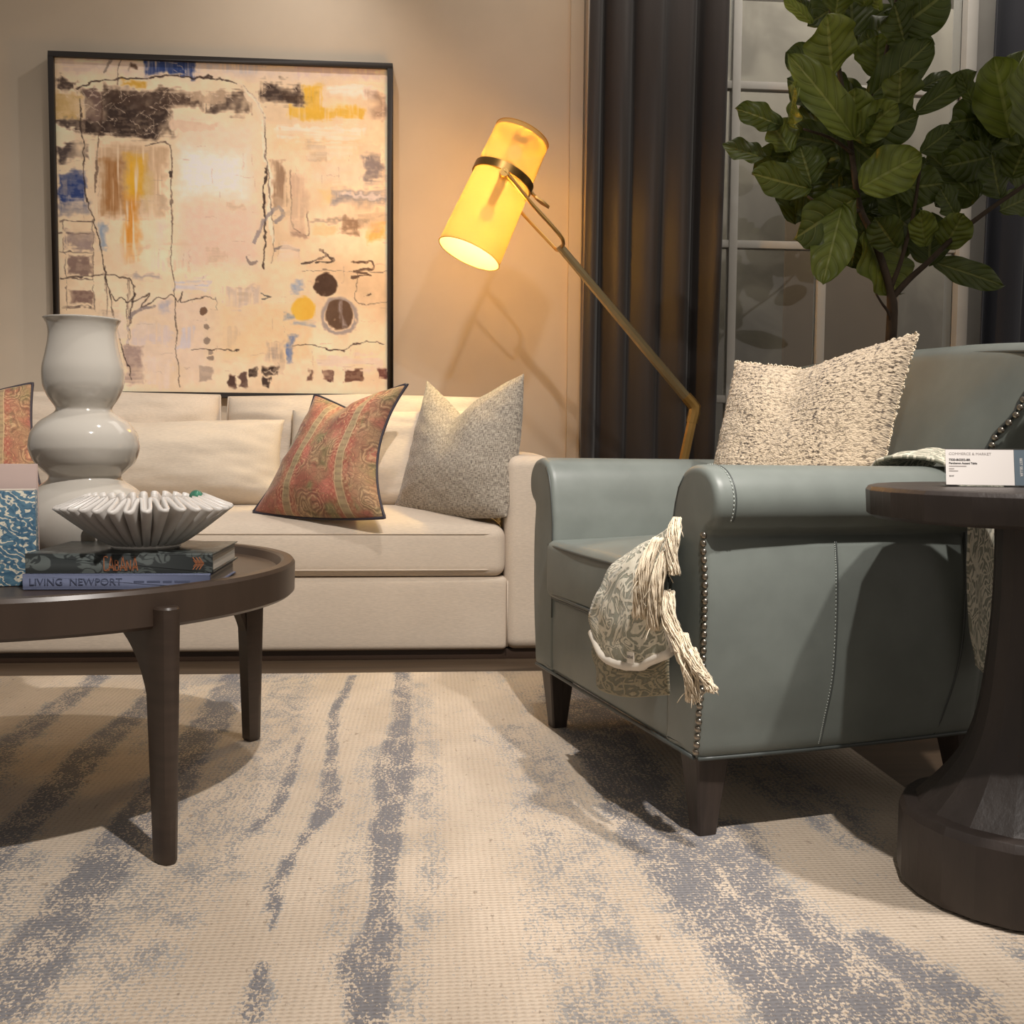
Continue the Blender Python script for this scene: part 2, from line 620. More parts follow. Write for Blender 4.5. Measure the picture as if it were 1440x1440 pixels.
def rounded_box(sx, sy, sz, r, crown=0., m=10, k=4, crown_side=0., cpow=(2, 2)):
    """box with rounded edges; the top (and a little the sides) swell; centred at origin"""
    def ax(h):
        a = list(np.linspace(-h, -(h - r), k + 1)[:-1]) + list(np.linspace(-(h - r), h - r, m)) + list(np.linspace(h - r, h, k + 1)[1:])
        return a
    X, Y, Z = ax(sx / 2), ax(sy / 2), ax(sz / 2)
    idx, vs, fs = {}, [], []

    def vid(i, j, l):
        key = (i, j, l)
        if key not in idx:
            p = np.array((X[i], Y[j], Z[l]))
            h = np.array((sx / 2 - r, sy / 2 - r, sz / 2 - r))
            q = np.clip(p, -h, h)
            d = p - q
            L = np.linalg.norm(d)
            p = q + d / L * r if L > 1e-9 else p
            ux, uy, uz = p[0] / (sx / 2), p[1] / (sy / 2), p[2] / (sz / 2)
            p = p + np.array((0, 0, crown * (1 - abs(ux) ** cpow[0]) * (1 - abs(uy) ** cpow[1]) * max(0, uz)))
            if crown_side:
                p[0] += crown_side * (1 - uy ** 2) * (1 - uz ** 2) * ux
                p[1] += crown_side * (1 - ux ** 2) * (1 - uz ** 2) * uy
            idx[key] = len(vs)
            vs.append(tuple(p))
        return idx[key]
    nx, ny, nz = len(X), len(Y), len(Z)
    for i in range(nx - 1):
        for j in range(ny - 1):
            for l in (0, nz - 1):
                fs.append((vid(i, j, l), vid(i + 1, j, l), vid(i + 1, j + 1, l), vid(i, j + 1, l)))
        for l in range(nz - 1):
            for j in (0, ny - 1):
                fs.append((vid(i, j, l), vid(i + 1, j, l), vid(i + 1, j, l + 1), vid(i, j, l + 1)))
    for j in range(ny - 1):
        for l in range(nz - 1):
            for i in (0, nx - 1):
                fs.append((vid(i, j, l), vid(i, j + 1, l), vid(i, j + 1, l + 1), vid(i, j, l + 1)))
    return vs, fs


def moved(vf, d):
    return [(v[0] + d[0], v[1] + d[1], v[2] + d[2]) for v in vf[0]], vf[1]


def text_mesh(body, size, mat, parent, mw, name='lettering', sx=1., extrude=.0004, align='CENTER', bold=0.):
    cu = bpy.data.curves.new('txt', 'FONT')
    cu.body = body
    cu.size = size
    cu.align_x = align
    cu.align_y = 'CENTER'
    cu.extrude = extrude
    cu.offset = bold
    cu.resolution_u = 3
    t = bpy.data.objects.new('txt', cu)
    COL.objects.link(t)
    dg = bpy.context.evaluated_depsgraph_get()
    me = bpy.data.meshes.new_from_object(t.evaluated_get(dg))
    bpy.data.objects.remove(t)
    me.transform(Matrix.Diagonal((sx, 1, 1, 1)))
    me.materials.clear()
    return link(name, me, mat, parent, 0, mw)


def basis_mat(origin, A, U, Nn):
    m = Matrix.Identity(4)
    for i in range(3):
        m[i][0], m[i][1], m[i][2], m[i][3] = A[i], U[i], Nn[i], origin[i]
    return m


def tilt_basis(yaw, lean):
    y, l = math.radians(yaw), math.radians(lean)
    A = Vector((math.cos(y), -math.sin(y), 0))
    N0 = Vector((-math.sin(y), -math.cos(y), 0))
    U = Vector((0, 0, 1)) * math.cos(l) - N0 * math.sin(l)
    return A, U, A.cross(U)


def pillow_mesh(bl, br, tl, tr, thick, notch=0., bottom=.01, sl=.02, sr=.02, n=44, wrinkle=.004, crease=.35, seed=0, p=2.4, q=.55, knit=None, notch_at=0., back=.75, ear=.0):
    bl, br, tl, tr = [np.array(c, float) for c in (bl, br, tl, tr)]

    def P(u, v):
        a, b = (u + 1) / 2, (v + 1) / 2
        x = (1 - a) * (1 - b) * bl + a * (1 - b) * br + (1 - a) * b * tl + a * b * tr
        w = (1 - abs(u)) if u != 0 else 1.
        k = abs(u - notch_at) / (1 + abs(notch_at))
        top = -notch * max(0, 1 - k) ** 1.15 if notch else 0
        x = x + np.array((0, (top + .0 * w) * b ** 1.5 - bottom * (1 - u * u) * (1 - b)))
        x = x + np.array((sl * (1 - v * v) * (1 - a), 0)) - np.array((sr * (1 - v * v) * a, 0))
        return x
    vs, uvs, fs = [], [], []
    idf, idb = {}, {}
    us = [math.sin(PI / 2 * t) * .55 + t * .45 for t in np.linspace(-1, 1, n)]
    for side, idd in ((1, idf), (-1, idb)):
        for j in range(n):
            for i in range(n):
                edge = i in (0, n - 1) or j in (0, n - 1)
                if side == -1 and edge:
                    idd[i, j] = idf[i, j]
                    continue
                u, v = us[i], us[j]
                x = P(u, v)
                t = thick * (max(0, (1 - abs(u) ** p) * (1 - abs(v) ** p))) ** q
                cr = 1.
                if crease and v > -.3:
                    cr = 1 - crease * math.exp(-((u - notch_at * .6) / .28) ** 2) * ((v + .3) / 1.3) ** 1.2
                wn = 0
                if not edge:
                    sp = Vector((u * 1.7 + seed * 7.1, v * 1.7, side * 3.))
                    c = max(abs(u), abs(v))
                    wn = (mnoise.noise(sp * 1.3) * .8 + mnoise.noise(Vector((u * 5 + v * 3 + seed, v * 5 - u * 3, 2.))) * c * .9) * wrinkle
                    wn *= min(1, 6 * (1 - c) + .15)
                z = side * t * cr * (1 if side == 1 else back) + wn * side
                if knit and not edge:
                    z += side * knit(u, v)
                idd[i, j] = len(vs)
                vs.append((x[0], x[1], z))
                uvs.append(((u + 1) / 2, (v + 1) / 2))
        for j in range(n - 1):
            for i in range(n - 1):
                f = (idd[i, j], idd[i + 1, j], idd[i + 1, j + 1], idd[i, j + 1])
                fs.append(f if side == 1 else f[::-1])
    rim = [(*P(u, -1), 0) for u in us] + [(*P(1, v), 0) for v in us[1:]] + [(*P(u, 1), 0) for u in us[::-1][1:]] + [(*P(-1, v), 0) for v in us[::-1][1:]]
    return vs, fs, uvs, rim


def uv_obj(name, vs, fs, uvs, mat, parent=None, mw=None, smooth=180):
    me = bpy.data.meshes.new(name)
    me.from_pydata([tuple(v) for v in vs], [], fs)
    l = me.uv_layers.new(name='UVMap')
    li = np.zeros(len(me.loops), dtype=np.int32)
    me.loops.foreach_get('vertex_index', li)
    arr = np.array(uvs, dtype=np.float32)[li]
    l.data.foreach_set('uv', arr.ravel())
    return link(name, me, mat, parent, smooth, mw)
RUG=[
  (1.0, [(-0.095, 3.307, 0.023), (-0.078, 2.698, 0.023), (-0.082, 2.286, 0.045), (-0.081, 2.062, 0.026), (-0.085, 1.91, 0.032), (-0.081, 1.749, 0.021), (-0.076, 1.638, 0.021), (-0.074, 1.516, 0.026), (-0.092, 1.433, 0.042), (-0.088, 1.366, 0.03), (-0.078, 1.288, 0.026)]),
  (0.5, [(-0.04, 3.092, 0.034), (-0.02, 2.564, 0.029), (-0.012, 2.234, 0.028), (0.001, 1.838, 0.024), (0.006, 1.73, 0.024), (-0.012, 1.571, 0.02), (-0.02, 1.408, 0.022), (-0.028, 1.284, 0.018)]),
  (0.45, [(-0.148, 2.45, 0.021), (-0.142, 2.106, 0.021), (-0.137, 1.846, 0.023), (-0.136, 1.668, 0.019), (-0.145, 1.521, 0.015), (-0.158, 1.438, 0.012)]),
  (0.95, [(-0.246, 3.243, 0.013), (-0.266, 2.815, 0.014), (-0.241, 2.484, 0.014), (-0.226, 2.295, 0.016), (-0.207, 2.068, 0.026), (-0.226, 1.954, 0.012), (-0.251, 1.789, 0.01), (-0.261, 1.689, 0.014), (-0.238, 1.538, 0.006)]),
  (0.9, [(-0.237, 1.442, 0.007), (-0.234, 1.366, 0.017), (-0.233, 1.298, 0.019)]),
  (0.8, [(-0.323, 2.566, 0.007), (-0.312, 2.351, 0.009), (-0.31, 2.158, 0.011), (-0.318, 2.016, 0.013), (-0.34, 1.942, 0.008)]),
  (0.55, [(-0.493, 3.224, 0.122), (-0.418, 2.86, 0.06), (-0.374, 2.613, 0.054), (-0.401, 2.255, 0.078), (-0.408, 1.983, 0.09), (-0.422, 1.755, 0.092), (-0.45, 1.598, 0.089), (-0.46, 1.457, 0.081), (-0.473, 1.346, 0.089)]),
  (1.0, [(-0.609, 3.259, 0.049), (-0.575, 2.722, 0.049), (-0.58, 2.502, 0.048), (-0.56, 2.218, 0.049), (-0.564, 2.01, 0.049), (-0.574, 1.824, 0.05), (-0.569, 1.63, 0.047), (-0.569, 1.484, 0.049), (-0.566, 1.352, 0.056)]),
  (0.75, [(-1.042, 3.278, 0.036), (-1.032, 2.852, 0.035), (-1.025, 2.615, 0.039), (-1.026, 2.338, 0.04)]),
  (1.0, [(-0.846, 3.24, 0.031), (-0.792, 2.917, 0.035), (-0.81, 2.485, 0.04), (-0.784, 2.061, 0.036), (-0.788, 1.9, 0.038), (-0.777, 1.707, 0.046)]),
  (0.5, [(-0.721, 3.216, 0.044), (-0.723, 2.875, 0.039), (-0.709, 2.48, 0.037)]),
  (0.6, [(-0.712, 1.832, 0.032), (-0.696, 1.702, 0.039), (-0.688, 1.578, 0.053)]),
  (0.5, [(0.151, 2.554, 0.047), (0.182, 2.433, 0.034)]),
  (0.55, [(0.211, 2.616, 0.04), (0.236, 2.402, 0.062), (0.254, 2.173, 0.062), (0.242, 1.891, 0.074), (0.241, 1.645, 0.071), (0.241, 1.454, 0.069), (0.246, 1.336, 0.073), (0.253, 1.266, 0.074)]),
  (0.9, [(0.415, 3.026, 0.086), (0.434, 2.673, 0.086), (0.442, 2.258, 0.081), (0.439, 1.88, 0.076), (0.474, 1.658, 0.096), (0.506, 1.493, 0.104), (0.531, 1.364, 0.106), (0.542, 1.264, 0.103)]),
  (0.8, [(0.561, 1.873, 0.068), (0.552, 1.711, 0.05)]),
  (0.8, [(0.662, 1.449, 0.026), (0.676, 1.395, 0.035), (0.689, 1.335, 0.046), (0.719, 1.25, 0.043)]),
  (0.6, [(0.866, 1.425, 0.026), (0.869, 1.393, 0.025)]),
  (0.6, [(0.735, 2.294, 0.1), (0.796, 2.011, 0.074), (0.792, 1.824, 0.04)]),
  (0.35, [(0.216, 3.273, 0.042), (0.264, 2.906, 0.029), (0.284, 2.612, 0.018)]),
  (0.45, [(-1.31, 3.242, 0.031), (-1.321, 3.022, 0.032)]),
]
LEAVES=[
(1.27,3.26,1.93,1.21,3.16,2.06,0.16,1),(1.34,3.24,1.73,1.13,3.13,1.92,0.11,1),(1.34,3.27,1.74,1.32,3.20,1.86,0.12,2),(1.34,3.25,1.73,1.42,3.14,1.80,0.10,1),(1.12,3.24,1.77,1.11,3.12,1.83,0.12,1),(1.12,3.30,1.78,0.98,3.26,1.82,0.08,0),(1.09,3.35,1.69,0.97,3.40,1.74,0.08,0),(1.16,3.31,1.70,1.09,3.31,1.79,0.11,1),(1.35,3.34,1.73,1.17,3.36,1.78,0.11,0),(1.21,3.28,1.58,1.01,3.22,1.60,0.10,0),(1.23,3.31,1.60,1.19,3.30,1.71,0.11,0),(1.37,3.26,1.58,1.51,3.17,1.66,0.14,2),(1.35,3.27,1.74,1.52,3.21,1.79,0.12,0),(1.36,3.27,1.55,1.15,3.19,1.41,0.14,0),(1.31,3.25,1.52,1.23,3.16,1.30,0.12,1),(1.42,3.33,1.46,1.53,3.34,1.27,0.19,1),(1.40,3.34,1.46,1.40,3.38,1.36,0.09,0),(1.43,3.34,1.52,1.52,3.37,1.57,0.05,0),(1.44,3.31,1.95,1.44,3.31,2.07,0.13,1),(1.40,3.28,1.87,1.56,3.21,2.02,0.12,0),(1.49,3.26,1.82,1.46,3.18,1.92,0.14,1),(1.57,3.32,1.84,1.76,3.32,1.97,0.07,0),(1.59,3.33,1.92,1.71,3.35,1.99,0.05,0),(1.37,3.35,2.08,1.37,3.38,2.27,0.12,0),(1.38,3.35,2.02,1.51,3.39,2.18,0.10,0),(1.48,3.27,2.08,1.59,3.18,2.16,0.14,0),(1.21,3.29,2.10,1.12,3.26,2.16,0.04,2),(1.22,3.33,2.12,1.18,3.33,2.21,0.04,0),(1.43,3.29,2.15,1.39,3.23,2.21,0.06,2),(1.51,3.27,2.04,1.45,3.21,2.13,0.13,0),(1.88,3.28,1.76,1.79,3.22,1.97,0.16,1),(1.91,3.24,1.74,1.84,3.12,1.95,0.15,1),(1.85,3.35,1.69,1.74,3.40,1.83,0.10,0),(1.81,3.35,1.58,1.67,3.38,1.73,0.10,0),(1.59,3.31,1.71,1.70,3.30,1.79,0.07,0),(1.86,3.29,1.57,1.79,3.24,1.69,0.12,0),(1.89,3.35,1.54,2.04,3.40,1.61,0.09,0),(1.77,3.32,1.88,1.72,3.31,1.97,0.05,0),(1.66,3.35,1.37,1.93,3.39,1.31,0.08,0),(1.65,3.34,1.35,1.67,3.38,1.51,0.13,0),(1.61,3.29,1.41,1.56,3.23,1.50,0.08,2),(1.50,3.30,1.59,1.64,3.27,1.60,0.12,0),(1.54,3.32,1.49,1.51,3.32,1.62,0.13,0),(1.67,3.28,1.40,1.69,3.21,1.49,0.10,1),(1.50,3.27,1.40,1.40,3.20,1.47,0.10,0),(1.71,3.29,1.51,1.63,3.24,1.58,0.08,0),(1.59,3.34,1.66,1.66,3.37,1.71,0.04,0),(1.88,3.26,1.63,1.87,3.17,1.71,0.11,0),(1.40,3.26,1.71,1.39,3.17,1.79,0.10,0),(1.29,3.30,2.13,1.29,3.26,2.23,0.10,1),(1.51,3.29,2.18,1.52,3.23,2.26,0.12,0),(1.38,3.29,2.16,1.35,3.24,2.25,0.11,1),(1.24,3.31,2.20,1.20,3.28,2.28,0.10,0),
]
# ================================================================ the room
WY = 4.46
b = MB().box(-4.2, 3.6, -1.2, 6.2, -.08, 0)
struct(b.build('floor', M['floor'], None, 0))
b = MB().box(-4.2, .66, WY, WY + .16, 0, 3.3)
struct(b.build('wall_back', M['wall'], None, 0))
b = MB().box(.585, .64, WY - .022, WY, 0, 3.3)
struct(b.build('trim_1', M['wall'], None, 0))
b = MB().box(2.80, 3.6, WY, WY + .16, 0, 3.3)
struct(b.build('wall_right', M['wall'], None, 0))
b = MB().box(-4.2, 3.6, 5.70, 5.80, 0, 3.3)
struct(b.build('wall_beyond', M['backdrop'], None, 0))
b = MB().box(-4.2, .585, WY - .018, WY, 0, .11)
struct(b.build('baseboard_back', M['wall'], None, 0))

# window: frame, muntins, panes
win = struct(bpy.data.objects.new('window_1', None))
COL.objects.link(win)
win.location = (0, WY, 0)
b = MB()
b.box(.66, .74, -.02, .10, 0, 3.3).box(2.335, 2.80, 0.02, .10, 0, 3.3).box(2.325, 2.375, -.03, .10, 0, 3.3)
b.box(.74, 2.335, -.02, .10, 0, .12).box(.74, 2.335, -.02, .10, 2.95, 3.3)
struct(b.build('window_frame', M['trimw'], win, 30, bevel=.004))
XM = (1.312, 1.715)
ZM = (.955, 1.632, 2.312)
for x in XM:
    struct(MB().box(x - .019, x + .019, -.005, .05, .12, 2.95).build('muntin', M['trimw'], win, 30, bevel=.005))
for z in ZM:
    struct(MB().box(.74, 2.325, .0, .045, z - .017, z + .017).build('muntin', M['trimw'], win, 30, bevel=.005))
xs = (.74,) + XM + (2.325,)
zs = (.12,) + ZM + (2.95,)
for i in range(3):
    for j in range(4):
        struct(MB().box(xs[i], xs[i + 1], .018, .024, zs[j], zs[j + 1]).build('window_pane', M['glass'], win, 0))

# a taupe screen standing in the room beyond the glass
t = thing('folding_screen', 'plain taupe two-leaf screen standing beyond the window glass behind the fig tree', 'screen', (2.03, 5.25, 0))
MB().box(-.21, .0, -.015, .015, 0, 2.5).build('screen_leaf', M['taupe'], t, 30, bevel=.004)
MB().box(.004, .40, -.015, .015, 0, 2.5).build('screen_leaf', M['taupe'], t, 30, bevel=.004)


def curtain(name, x0, x1, y, waves, amp, mat, label, seed, lean=0.):
    rnd = random.Random(seed)
    ph = [rnd.uniform(0, 6.28) for _ in range(6)]
    nx, nz = 150, 40
    vs, fs = [], []
    for j in range(nz):
        tz = j / (nz - 1)
        z = .012 + tz * 3.2
        for i in range(nx):
            s = i / (nx - 1)
            g = .25 * math.sin(3.1 * s + ph[0]) + .10 * math.sin(11 * s + ph[1] + .9 * tz)
            a = amp * (1 + .35 * math.sin(5 * s + ph[2])) * (.75 + .25 * tz)
            w = math.sin(2 * PI * waves * (s + .07 * g) + ph[3] + .5 * math.sin(2.2 * tz + ph[4] + 4 * s))
            w = .8 * w + .25 * math.sin(2 * PI * waves * .47 * s + ph[1] + .3 * tz)
            x = x0 + (x1 - x0) * s + lean * (1 - tz) + .012 * math.sin(2 * PI * waves * s + ph[5])
            vs.append((x, y + a * w + .006 * math.sin(17 * s + 5 * tz + ph[1]), z))
    for j in range(nz - 1):
        for i in range(nx - 1):
            k = j * nx + i
            fs.append((k, k + 1, k + nx + 1, k + nx))
    o = obj(name, vs, fs, mat, None, 180)
    md = o.modifiers.new('thick', 'SOLIDIFY')
    md.thickness = .004
    tag(o, label, 'curtain')
    return o


curtain('window_curtain', .655, 1.235, 4.385, 4.3, .038, M['curtain'], 'charcoal satin curtain hanging in folds just right of the lit lamp', 3, -.03)
curtain('window_curtain', 2.40, 3.05, 4.385, 4, .034, M['curtain_navy'], 'near-black midnight curtain behind the right-hand fig leaves', 8, -.02)

# ================================================================ rug
nx, ny = 250, 200
gx = np.linspace(-2.7, 1.03, nx)
gy = np.linspace(.45, 3.29, ny)
GX, GY = np.meshgrid(gx, gy)
mask = np.zeros_like(GX)
for w, pts in RUG:
    for (ax, ay, ar), (bx, by, br) in zip(pts[:-1], pts[1:]):
        dx, dy = bx - ax, by - ay
        tt = np.clip(((GX - ax) * dx + (GY - ay) * dy) / (dx * dx + dy * dy + 1e-9), 0, 1)
        d = np.hypot(GX - (ax + tt * dx), GY - (ay + tt * dy))
        r = ar + tt * (br - ar)
        q = np.clip(1.62 - d / np.maximum(r, .006) * .85, 0, 1)
        mask = np.maximum(mask, min(1, w * 1.18) * q * q * (3 - 2 * q))
rs = random.Random(5)
for k in range(14):   # stripes under and left of the coffee table and nearest the lens
    x0 = rs.uniform(-2.6, -1.0)
    y0 = rs.uniform(.5, 2.6)
    L = rs.uniform(.5, 1.3)
    d = np.abs(GX - x0 - .05 * np.sin(GY * 4 + k)) / rs.uniform(.03, .11)
    e = np.clip(1.4 - d * .9, 0, 1) * np.clip((L / 2 - np.abs(GY - y0)) / .2, 0, 1)
    mask = np.maximum(mask, e * rs.uniform(.5, 1))
ext = GY < 1.27
row = int(np.argmax(gy >= 1.29))
mask[ext] = np.broadcast_to(mask[row], mask.shape)[ext]
zz = .010
vs = [(x, y, zz) for x, y in zip(GX.ravel(), GY.ravel())]
fs = [(j * nx + i, j * nx + i + 1, (j + 1) * nx + i + 1, (j + 1) * nx + i) for j in range(ny - 1) for i in range(nx - 1)]
rug = obj('area_rug', vs, fs, M['rug'], None, 0)
at = rug.data.attributes.new('mask', 'FLOAT', 'POINT')
at.data.foreach_set('value', mask.ravel().astype(np.float32))
md = rug.modifiers.new('thick', 'SOLIDIFY')
md.thickness = .009
md.offset = -1
tag(rug, 'large cream handwoven rug with streaky grey abstract stripes covering the floor', 'rug')
RZ = .010

# ================================================================ painting
PX0, PX1, PZ0, PZ1 = -1.557, -.166, .934, 2.327
art = thing('framed_painting', 'large square abstract painting in a thin black frame hung above the sofa', 'painting', ((PX0 + PX1) / 2, WY - .005, (PZ0 + PZ1) / 2))
hw = (PX1 - PX0) / 2
hz = (PZ1 - PZ0) / 2
b = MB()
fw, fd = .022, .055
b.box(-hw, hw, -fd, 0, hz - fw, hz).box(-hw, hw, -fd, 0, -hz, -hz + fw).box(-hw, -hw + fw, -fd, 0, -hz + fw, hz - fw).box(hw - fw, hw, -fd, 0, -hz + fw, hz - fw)
b.build('picture_frame', M['frameblack'], art, 30, bevel=.0015)

NP = 460
rng = np.random.default_rng(7)


def vnoise(cx, cy, octs=3):
    out = np.zeros((NP, NP))
    amp = 1.
    for o in range(octs):
        gx_, gy_ = int(cx * 2 ** o) + 2, int(cy * 2 ** o) + 2
        g = rng.random((gy_, gx_))
        X = np.linspace(0, gx_ - 1.001, NP)
        Y = np.linspace(0, gy_ - 1.001, NP)
        xi, yi = X.astype(int), Y.astype(int)
        xf, yf = X - xi, Y - yi
        xf, yf = xf * xf * (3 - 2 * xf), yf * yf * (3 - 2 * yf)
        a = g[np.ix_(yi, xi)] * (1 - xf) + g[np.ix_(yi, xi + 1)] * xf
        c = g[np.ix_(yi + 1, xi)] * (1 - xf) + g[np.ix_(yi + 1, xi + 1)] * xf
        out += amp * (a * (1 - yf)[:, None] + c * yf[:, None])
        amp *= .5
    return out / (2 - .5 ** (octs - 1))


U, V = np.meshgrid((np.arange(NP) + .5) / NP, (np.arange(NP) + .5) / NP)   # V measured downward
cv = np.empty((NP, NP, 3))
cream = np.array((226, 203, 168.))
cv[:] = cream
NF = vnoise(60, 60, 3)
NM = vnoise(14, 14, 4)
NB = vnoise(5, 5, 3)
NH = vnoise(10, 120, 2)
NVs = vnoise(120, 10, 2)
cv += ((NB - .5) * 34)[..., None] * np.array((1, 1, 1.05))
cv += ((NM - .5) * 22)[..., None]
NH2, NV2 = vnoise(14, 200, 2), vnoise(200, 14, 2)
NS2 = .5 * vnoise(26, 150, 2) + .5 * vnoise(110, 110, 2)
WX = (NM - .5) * .026 + (NF - .5) * .022 + (NV2 - .5) * .01
WYd = (vnoise(14, 14, 4) - .5) * .03 + (vnoise(60, 60, 2) - .5) * .020 + (NH2 - .5) * .012


def uvp(x, y):
    return (x - 186) / (1311 - 186), (y - 112 + (x - 186) * -.022) / 1126.


def blend(al, col):
    global cv
    al = np.clip(al, 0, 1)[..., None]
    cv = cv * (1 - al) + np.array(col, float) * al


def rect(x0, y0, x1, y1, col, al=.9, soft=.006, grain='m', gthr=.42, warp=1.):
    u0, v0 = uvp(x0, y0)
    u1, v1 = uvp(x1, y1)
    uu, vv = U + WX * warp, V + WYd * warp
    m = np.clip(np.minimum(np.minimum(uu - u0, u1 - uu), np.minimum(vv - v0, v1 - vv)) / soft, 0, 1)
    g = {'m': NM, 'f': NF, 'h': NH, 'v': NVs, 'b': NB}[grain]
    k = np.clip((g - gthr + .25) / .3, 0, 1)
    br = {'h': NH2, 'v': NV2}.get(grain, NS2)
    k = k * (.80 + .20 * np.clip((br - .38) / .16, 0, 1))
    blend(m * al * k, np.array(col, float) * .97)


def ell(x, y, rx, ry, col, al=.9, soft=.12, gthr=.3, ring=None):
    u, v = uvp(x, y)
    rx, ry = rx / 1125., ry / 1126.
    d = np.hypot((U + WX * .4 - u) / rx, (V + WYd * .4 - v) / ry)
    m = np.clip((1 - d) / soft, 0, 1)
    if ring:
        m *= np.clip((d - ring) / .08, 0, 1)
    blend(m * al * np.clip((NF - gthr + .3) / .35, 0, 1), col)


def line(pts, w, col, al=.85, gap=.3, wob=.5, curve=True):
    if curve and len(pts) > 2:
        pts = crom(pts, 4)
    P = [uvp(*p) for p in pts]
    best = np.full((NP, NP), 9.)
    for (ax, ay), (bx, by) in zip(P[:-1], P[1:]):
        dx, dy = bx - ax, by - ay
        X, Y = U + WX * wob, V + WYd * wob
        tt = np.clip(((X - ax) * dx + (Y - ay) * dy) / (dx * dx + dy * dy + 1e-12), 0, 1)
        best = np.minimum(best, np.hypot(X - ax - tt * dx, Y - ay - tt * dy))
    m = np.clip((w / 1125. - best) / .0016 + .3, 0, 1)
    blend(m * al * np.clip((NF - gap + .3) / .3, 0, 1), col)


DK, BR, BL, YE, OC, PK, GY_, WH = (70, 58, 52), (122, 98, 82), (66, 84, 122), (222, 180, 72), (196, 138, 68), (226, 200, 176), (160, 150, 140), (240, 224, 202)
# broad fields
rect(180, 97, 1315, 200, (214, 196, 178), .8, .03, 'h', .45)
rect(560, 290, 890, 840, (236, 212, 184), .9, .05, 'b', .3)
rect(580, 395, 850, 600, (248, 236, 220), .95, .05, 'm', .3)
rect(590, 590, 880, 830, (230, 202, 178), .8, .04, 'm', .4)
rect(900, 320, 1240, 440, (228, 204, 162), .8, .03, 'h', .4)
rect(420, 880, 720, 1240, (222, 200, 176), .7, .05, 'm', .4)
rect(720, 930, 1060, 1160, (228, 200, 156), .8, .03, 'm', .35)
# dark upper band
rect(262, 212, 580, 388, DK, .98, .02, 'm', .42, 1.6)
rect(340, 200, 690, 290, (86, 70, 60), .9, .02, 'm', .45, 1.5)
rect(690, 215, 840, 295, DK, .9, .015, 'm', .45, 1.5)
rect(860, 180, 1020, 265, DK, .95, .02, 'm', .4, 1.6)
rect(940, 205, 1070, 250, (84, 66, 50), .9, .02, 'h', .42)
rect(640, 215, 760, 262, (196, 172, 142), .9, .008, 'm', .35)
rect(560, 320, 730, 356, (224, 198, 168), .9, .004, 'm', .2)
rect(185, 175, 265, 225, (78, 66, 60), .9, .012, 'm', .4, 1.5)
rect(275, 215, 345, 330, (128, 106, 96), .9, .012, 'm', .4)
rect(185, 225, 275, 330, (196, 166, 106), .8, .012, 'm', .45)
rect(185, 318, 280, 360, (78, 66, 60), .9, .012, 'm', .4, 1.4)
rect(185, 395, 300, 470, (84, 74, 70), .95, .012, 'm', .42, 1.4)
rect(185, 488, 282, 592, (62, 78, 122), 1., .012, 'm', .3, 1.2)
rect(185, 580, 300, 642, (104, 108, 126), .9, .015, 'm', .42)
# blue and gold at the top
rect(484, 97, 650, 170, (58, 76, 120), 1., .01, 'v', .32)
rect(400, 178, 490, 208, (214, 170, 72), .9, .01, 'm', .35)
rect(1010, 190, 1090, 320, YE, .95, .015, 'v', .35)
rect(960, 255, 1225, 318, YE, .95, .012, 'v', .38)
rect(1095, 195, 1275, 245, WH, .95, .01, 'h', .3)
rect(1225, 205, 1310, 315, (170, 144, 122), .9, .015, 'm', .4)
rect(1085, 245, 1180, 285, (236, 214, 170), .7, .01, 'm', .4)
# amber column at the left
rect(310, 390, 560, 660, (196, 166, 130), .8, .02, 'v', .4)
rect(320, 430, 420, 650, (164, 118, 72), .9, .03, 'v', .4)
rect(400, 420, 495, 600, (224, 176, 62), .95, .03, 'v', .36)
rect(395, 560, 470, 800, (216, 146, 58), .9, .03, 'v', .42)
rect(470, 480, 520, 640, (214, 190, 130), .8, .02, 'v', .42)
rect(310, 660, 350, 760, (134, 154, 172), .85, .015, 'v', .42)
rect(500, 650, 560, 830, (232, 212, 190), .8, .02, 'v', .4)
# left ladder of squares
for y0, y1, c in ((690, 755, (156, 138, 128)), (770, 850, (134, 112, 100)), (880, 950, (128, 104, 92)), (1075, 1220, (160, 138, 128))):
    rect(210, y0, 302, y1, c, .92, .008, 'm', .35, 1.1)
rect(400, 1075, 470, 1220, (158, 136, 126), .8, .012, 'm', .42)
for y in (655, 700, 760, 852, 950, 1010):
    line([(192, y), (300, y + 4)], 2.2, (96, 82, 74), .8, .45)
for x in (205, 300, 345, 415, 420):
    line([(x, 655 if x < 310 else 850), (x + 3, 960 if x < 310 else 1080)], 1.8, (96, 82, 74), .7, .5)
line([(192, 852), (420, 852), (424, 1000)], 2.5, DK, .8, .4)
# drawn contours
line([(265, 250), (275, 420), (275, 540), (310, 680), (345, 850), (370, 980), (400, 1100), (425, 1200)], 2.6, DK, .85, .25)
line([(340, 260), (325, 420), (310, 560)], 3.5, (96, 78, 66), .7, .4)
line([(260, 215), (330, 190), (480, 175), (640, 168), (760, 182), (830, 215), (870, 270), (888, 340), (892, 460), (884, 560), (886, 700), (880, 820)], 3.2, DK, .9, .25)
line([(800, 195), (850, 240), (880, 300), (886, 420), (905, 520), (900, 640), (912, 730)], 6.0, (234, 218, 190), .85, .35)
line([(800, 200), (845, 255), (872, 300)], 9., (224, 204, 172), .8, .35)
line([(890, 420), (900, 540), (912, 700), (908, 800)], 2.2, (110, 96, 84), .7, .45)
line([(480, 402), (565, 404), (568, 600), (572, 900), (585, 1220)], 2.2, DK, .7, .3)
ell(566, 500, 7, 12, DK, .9)
ell(568, 592, 6, 12, DK, .9)
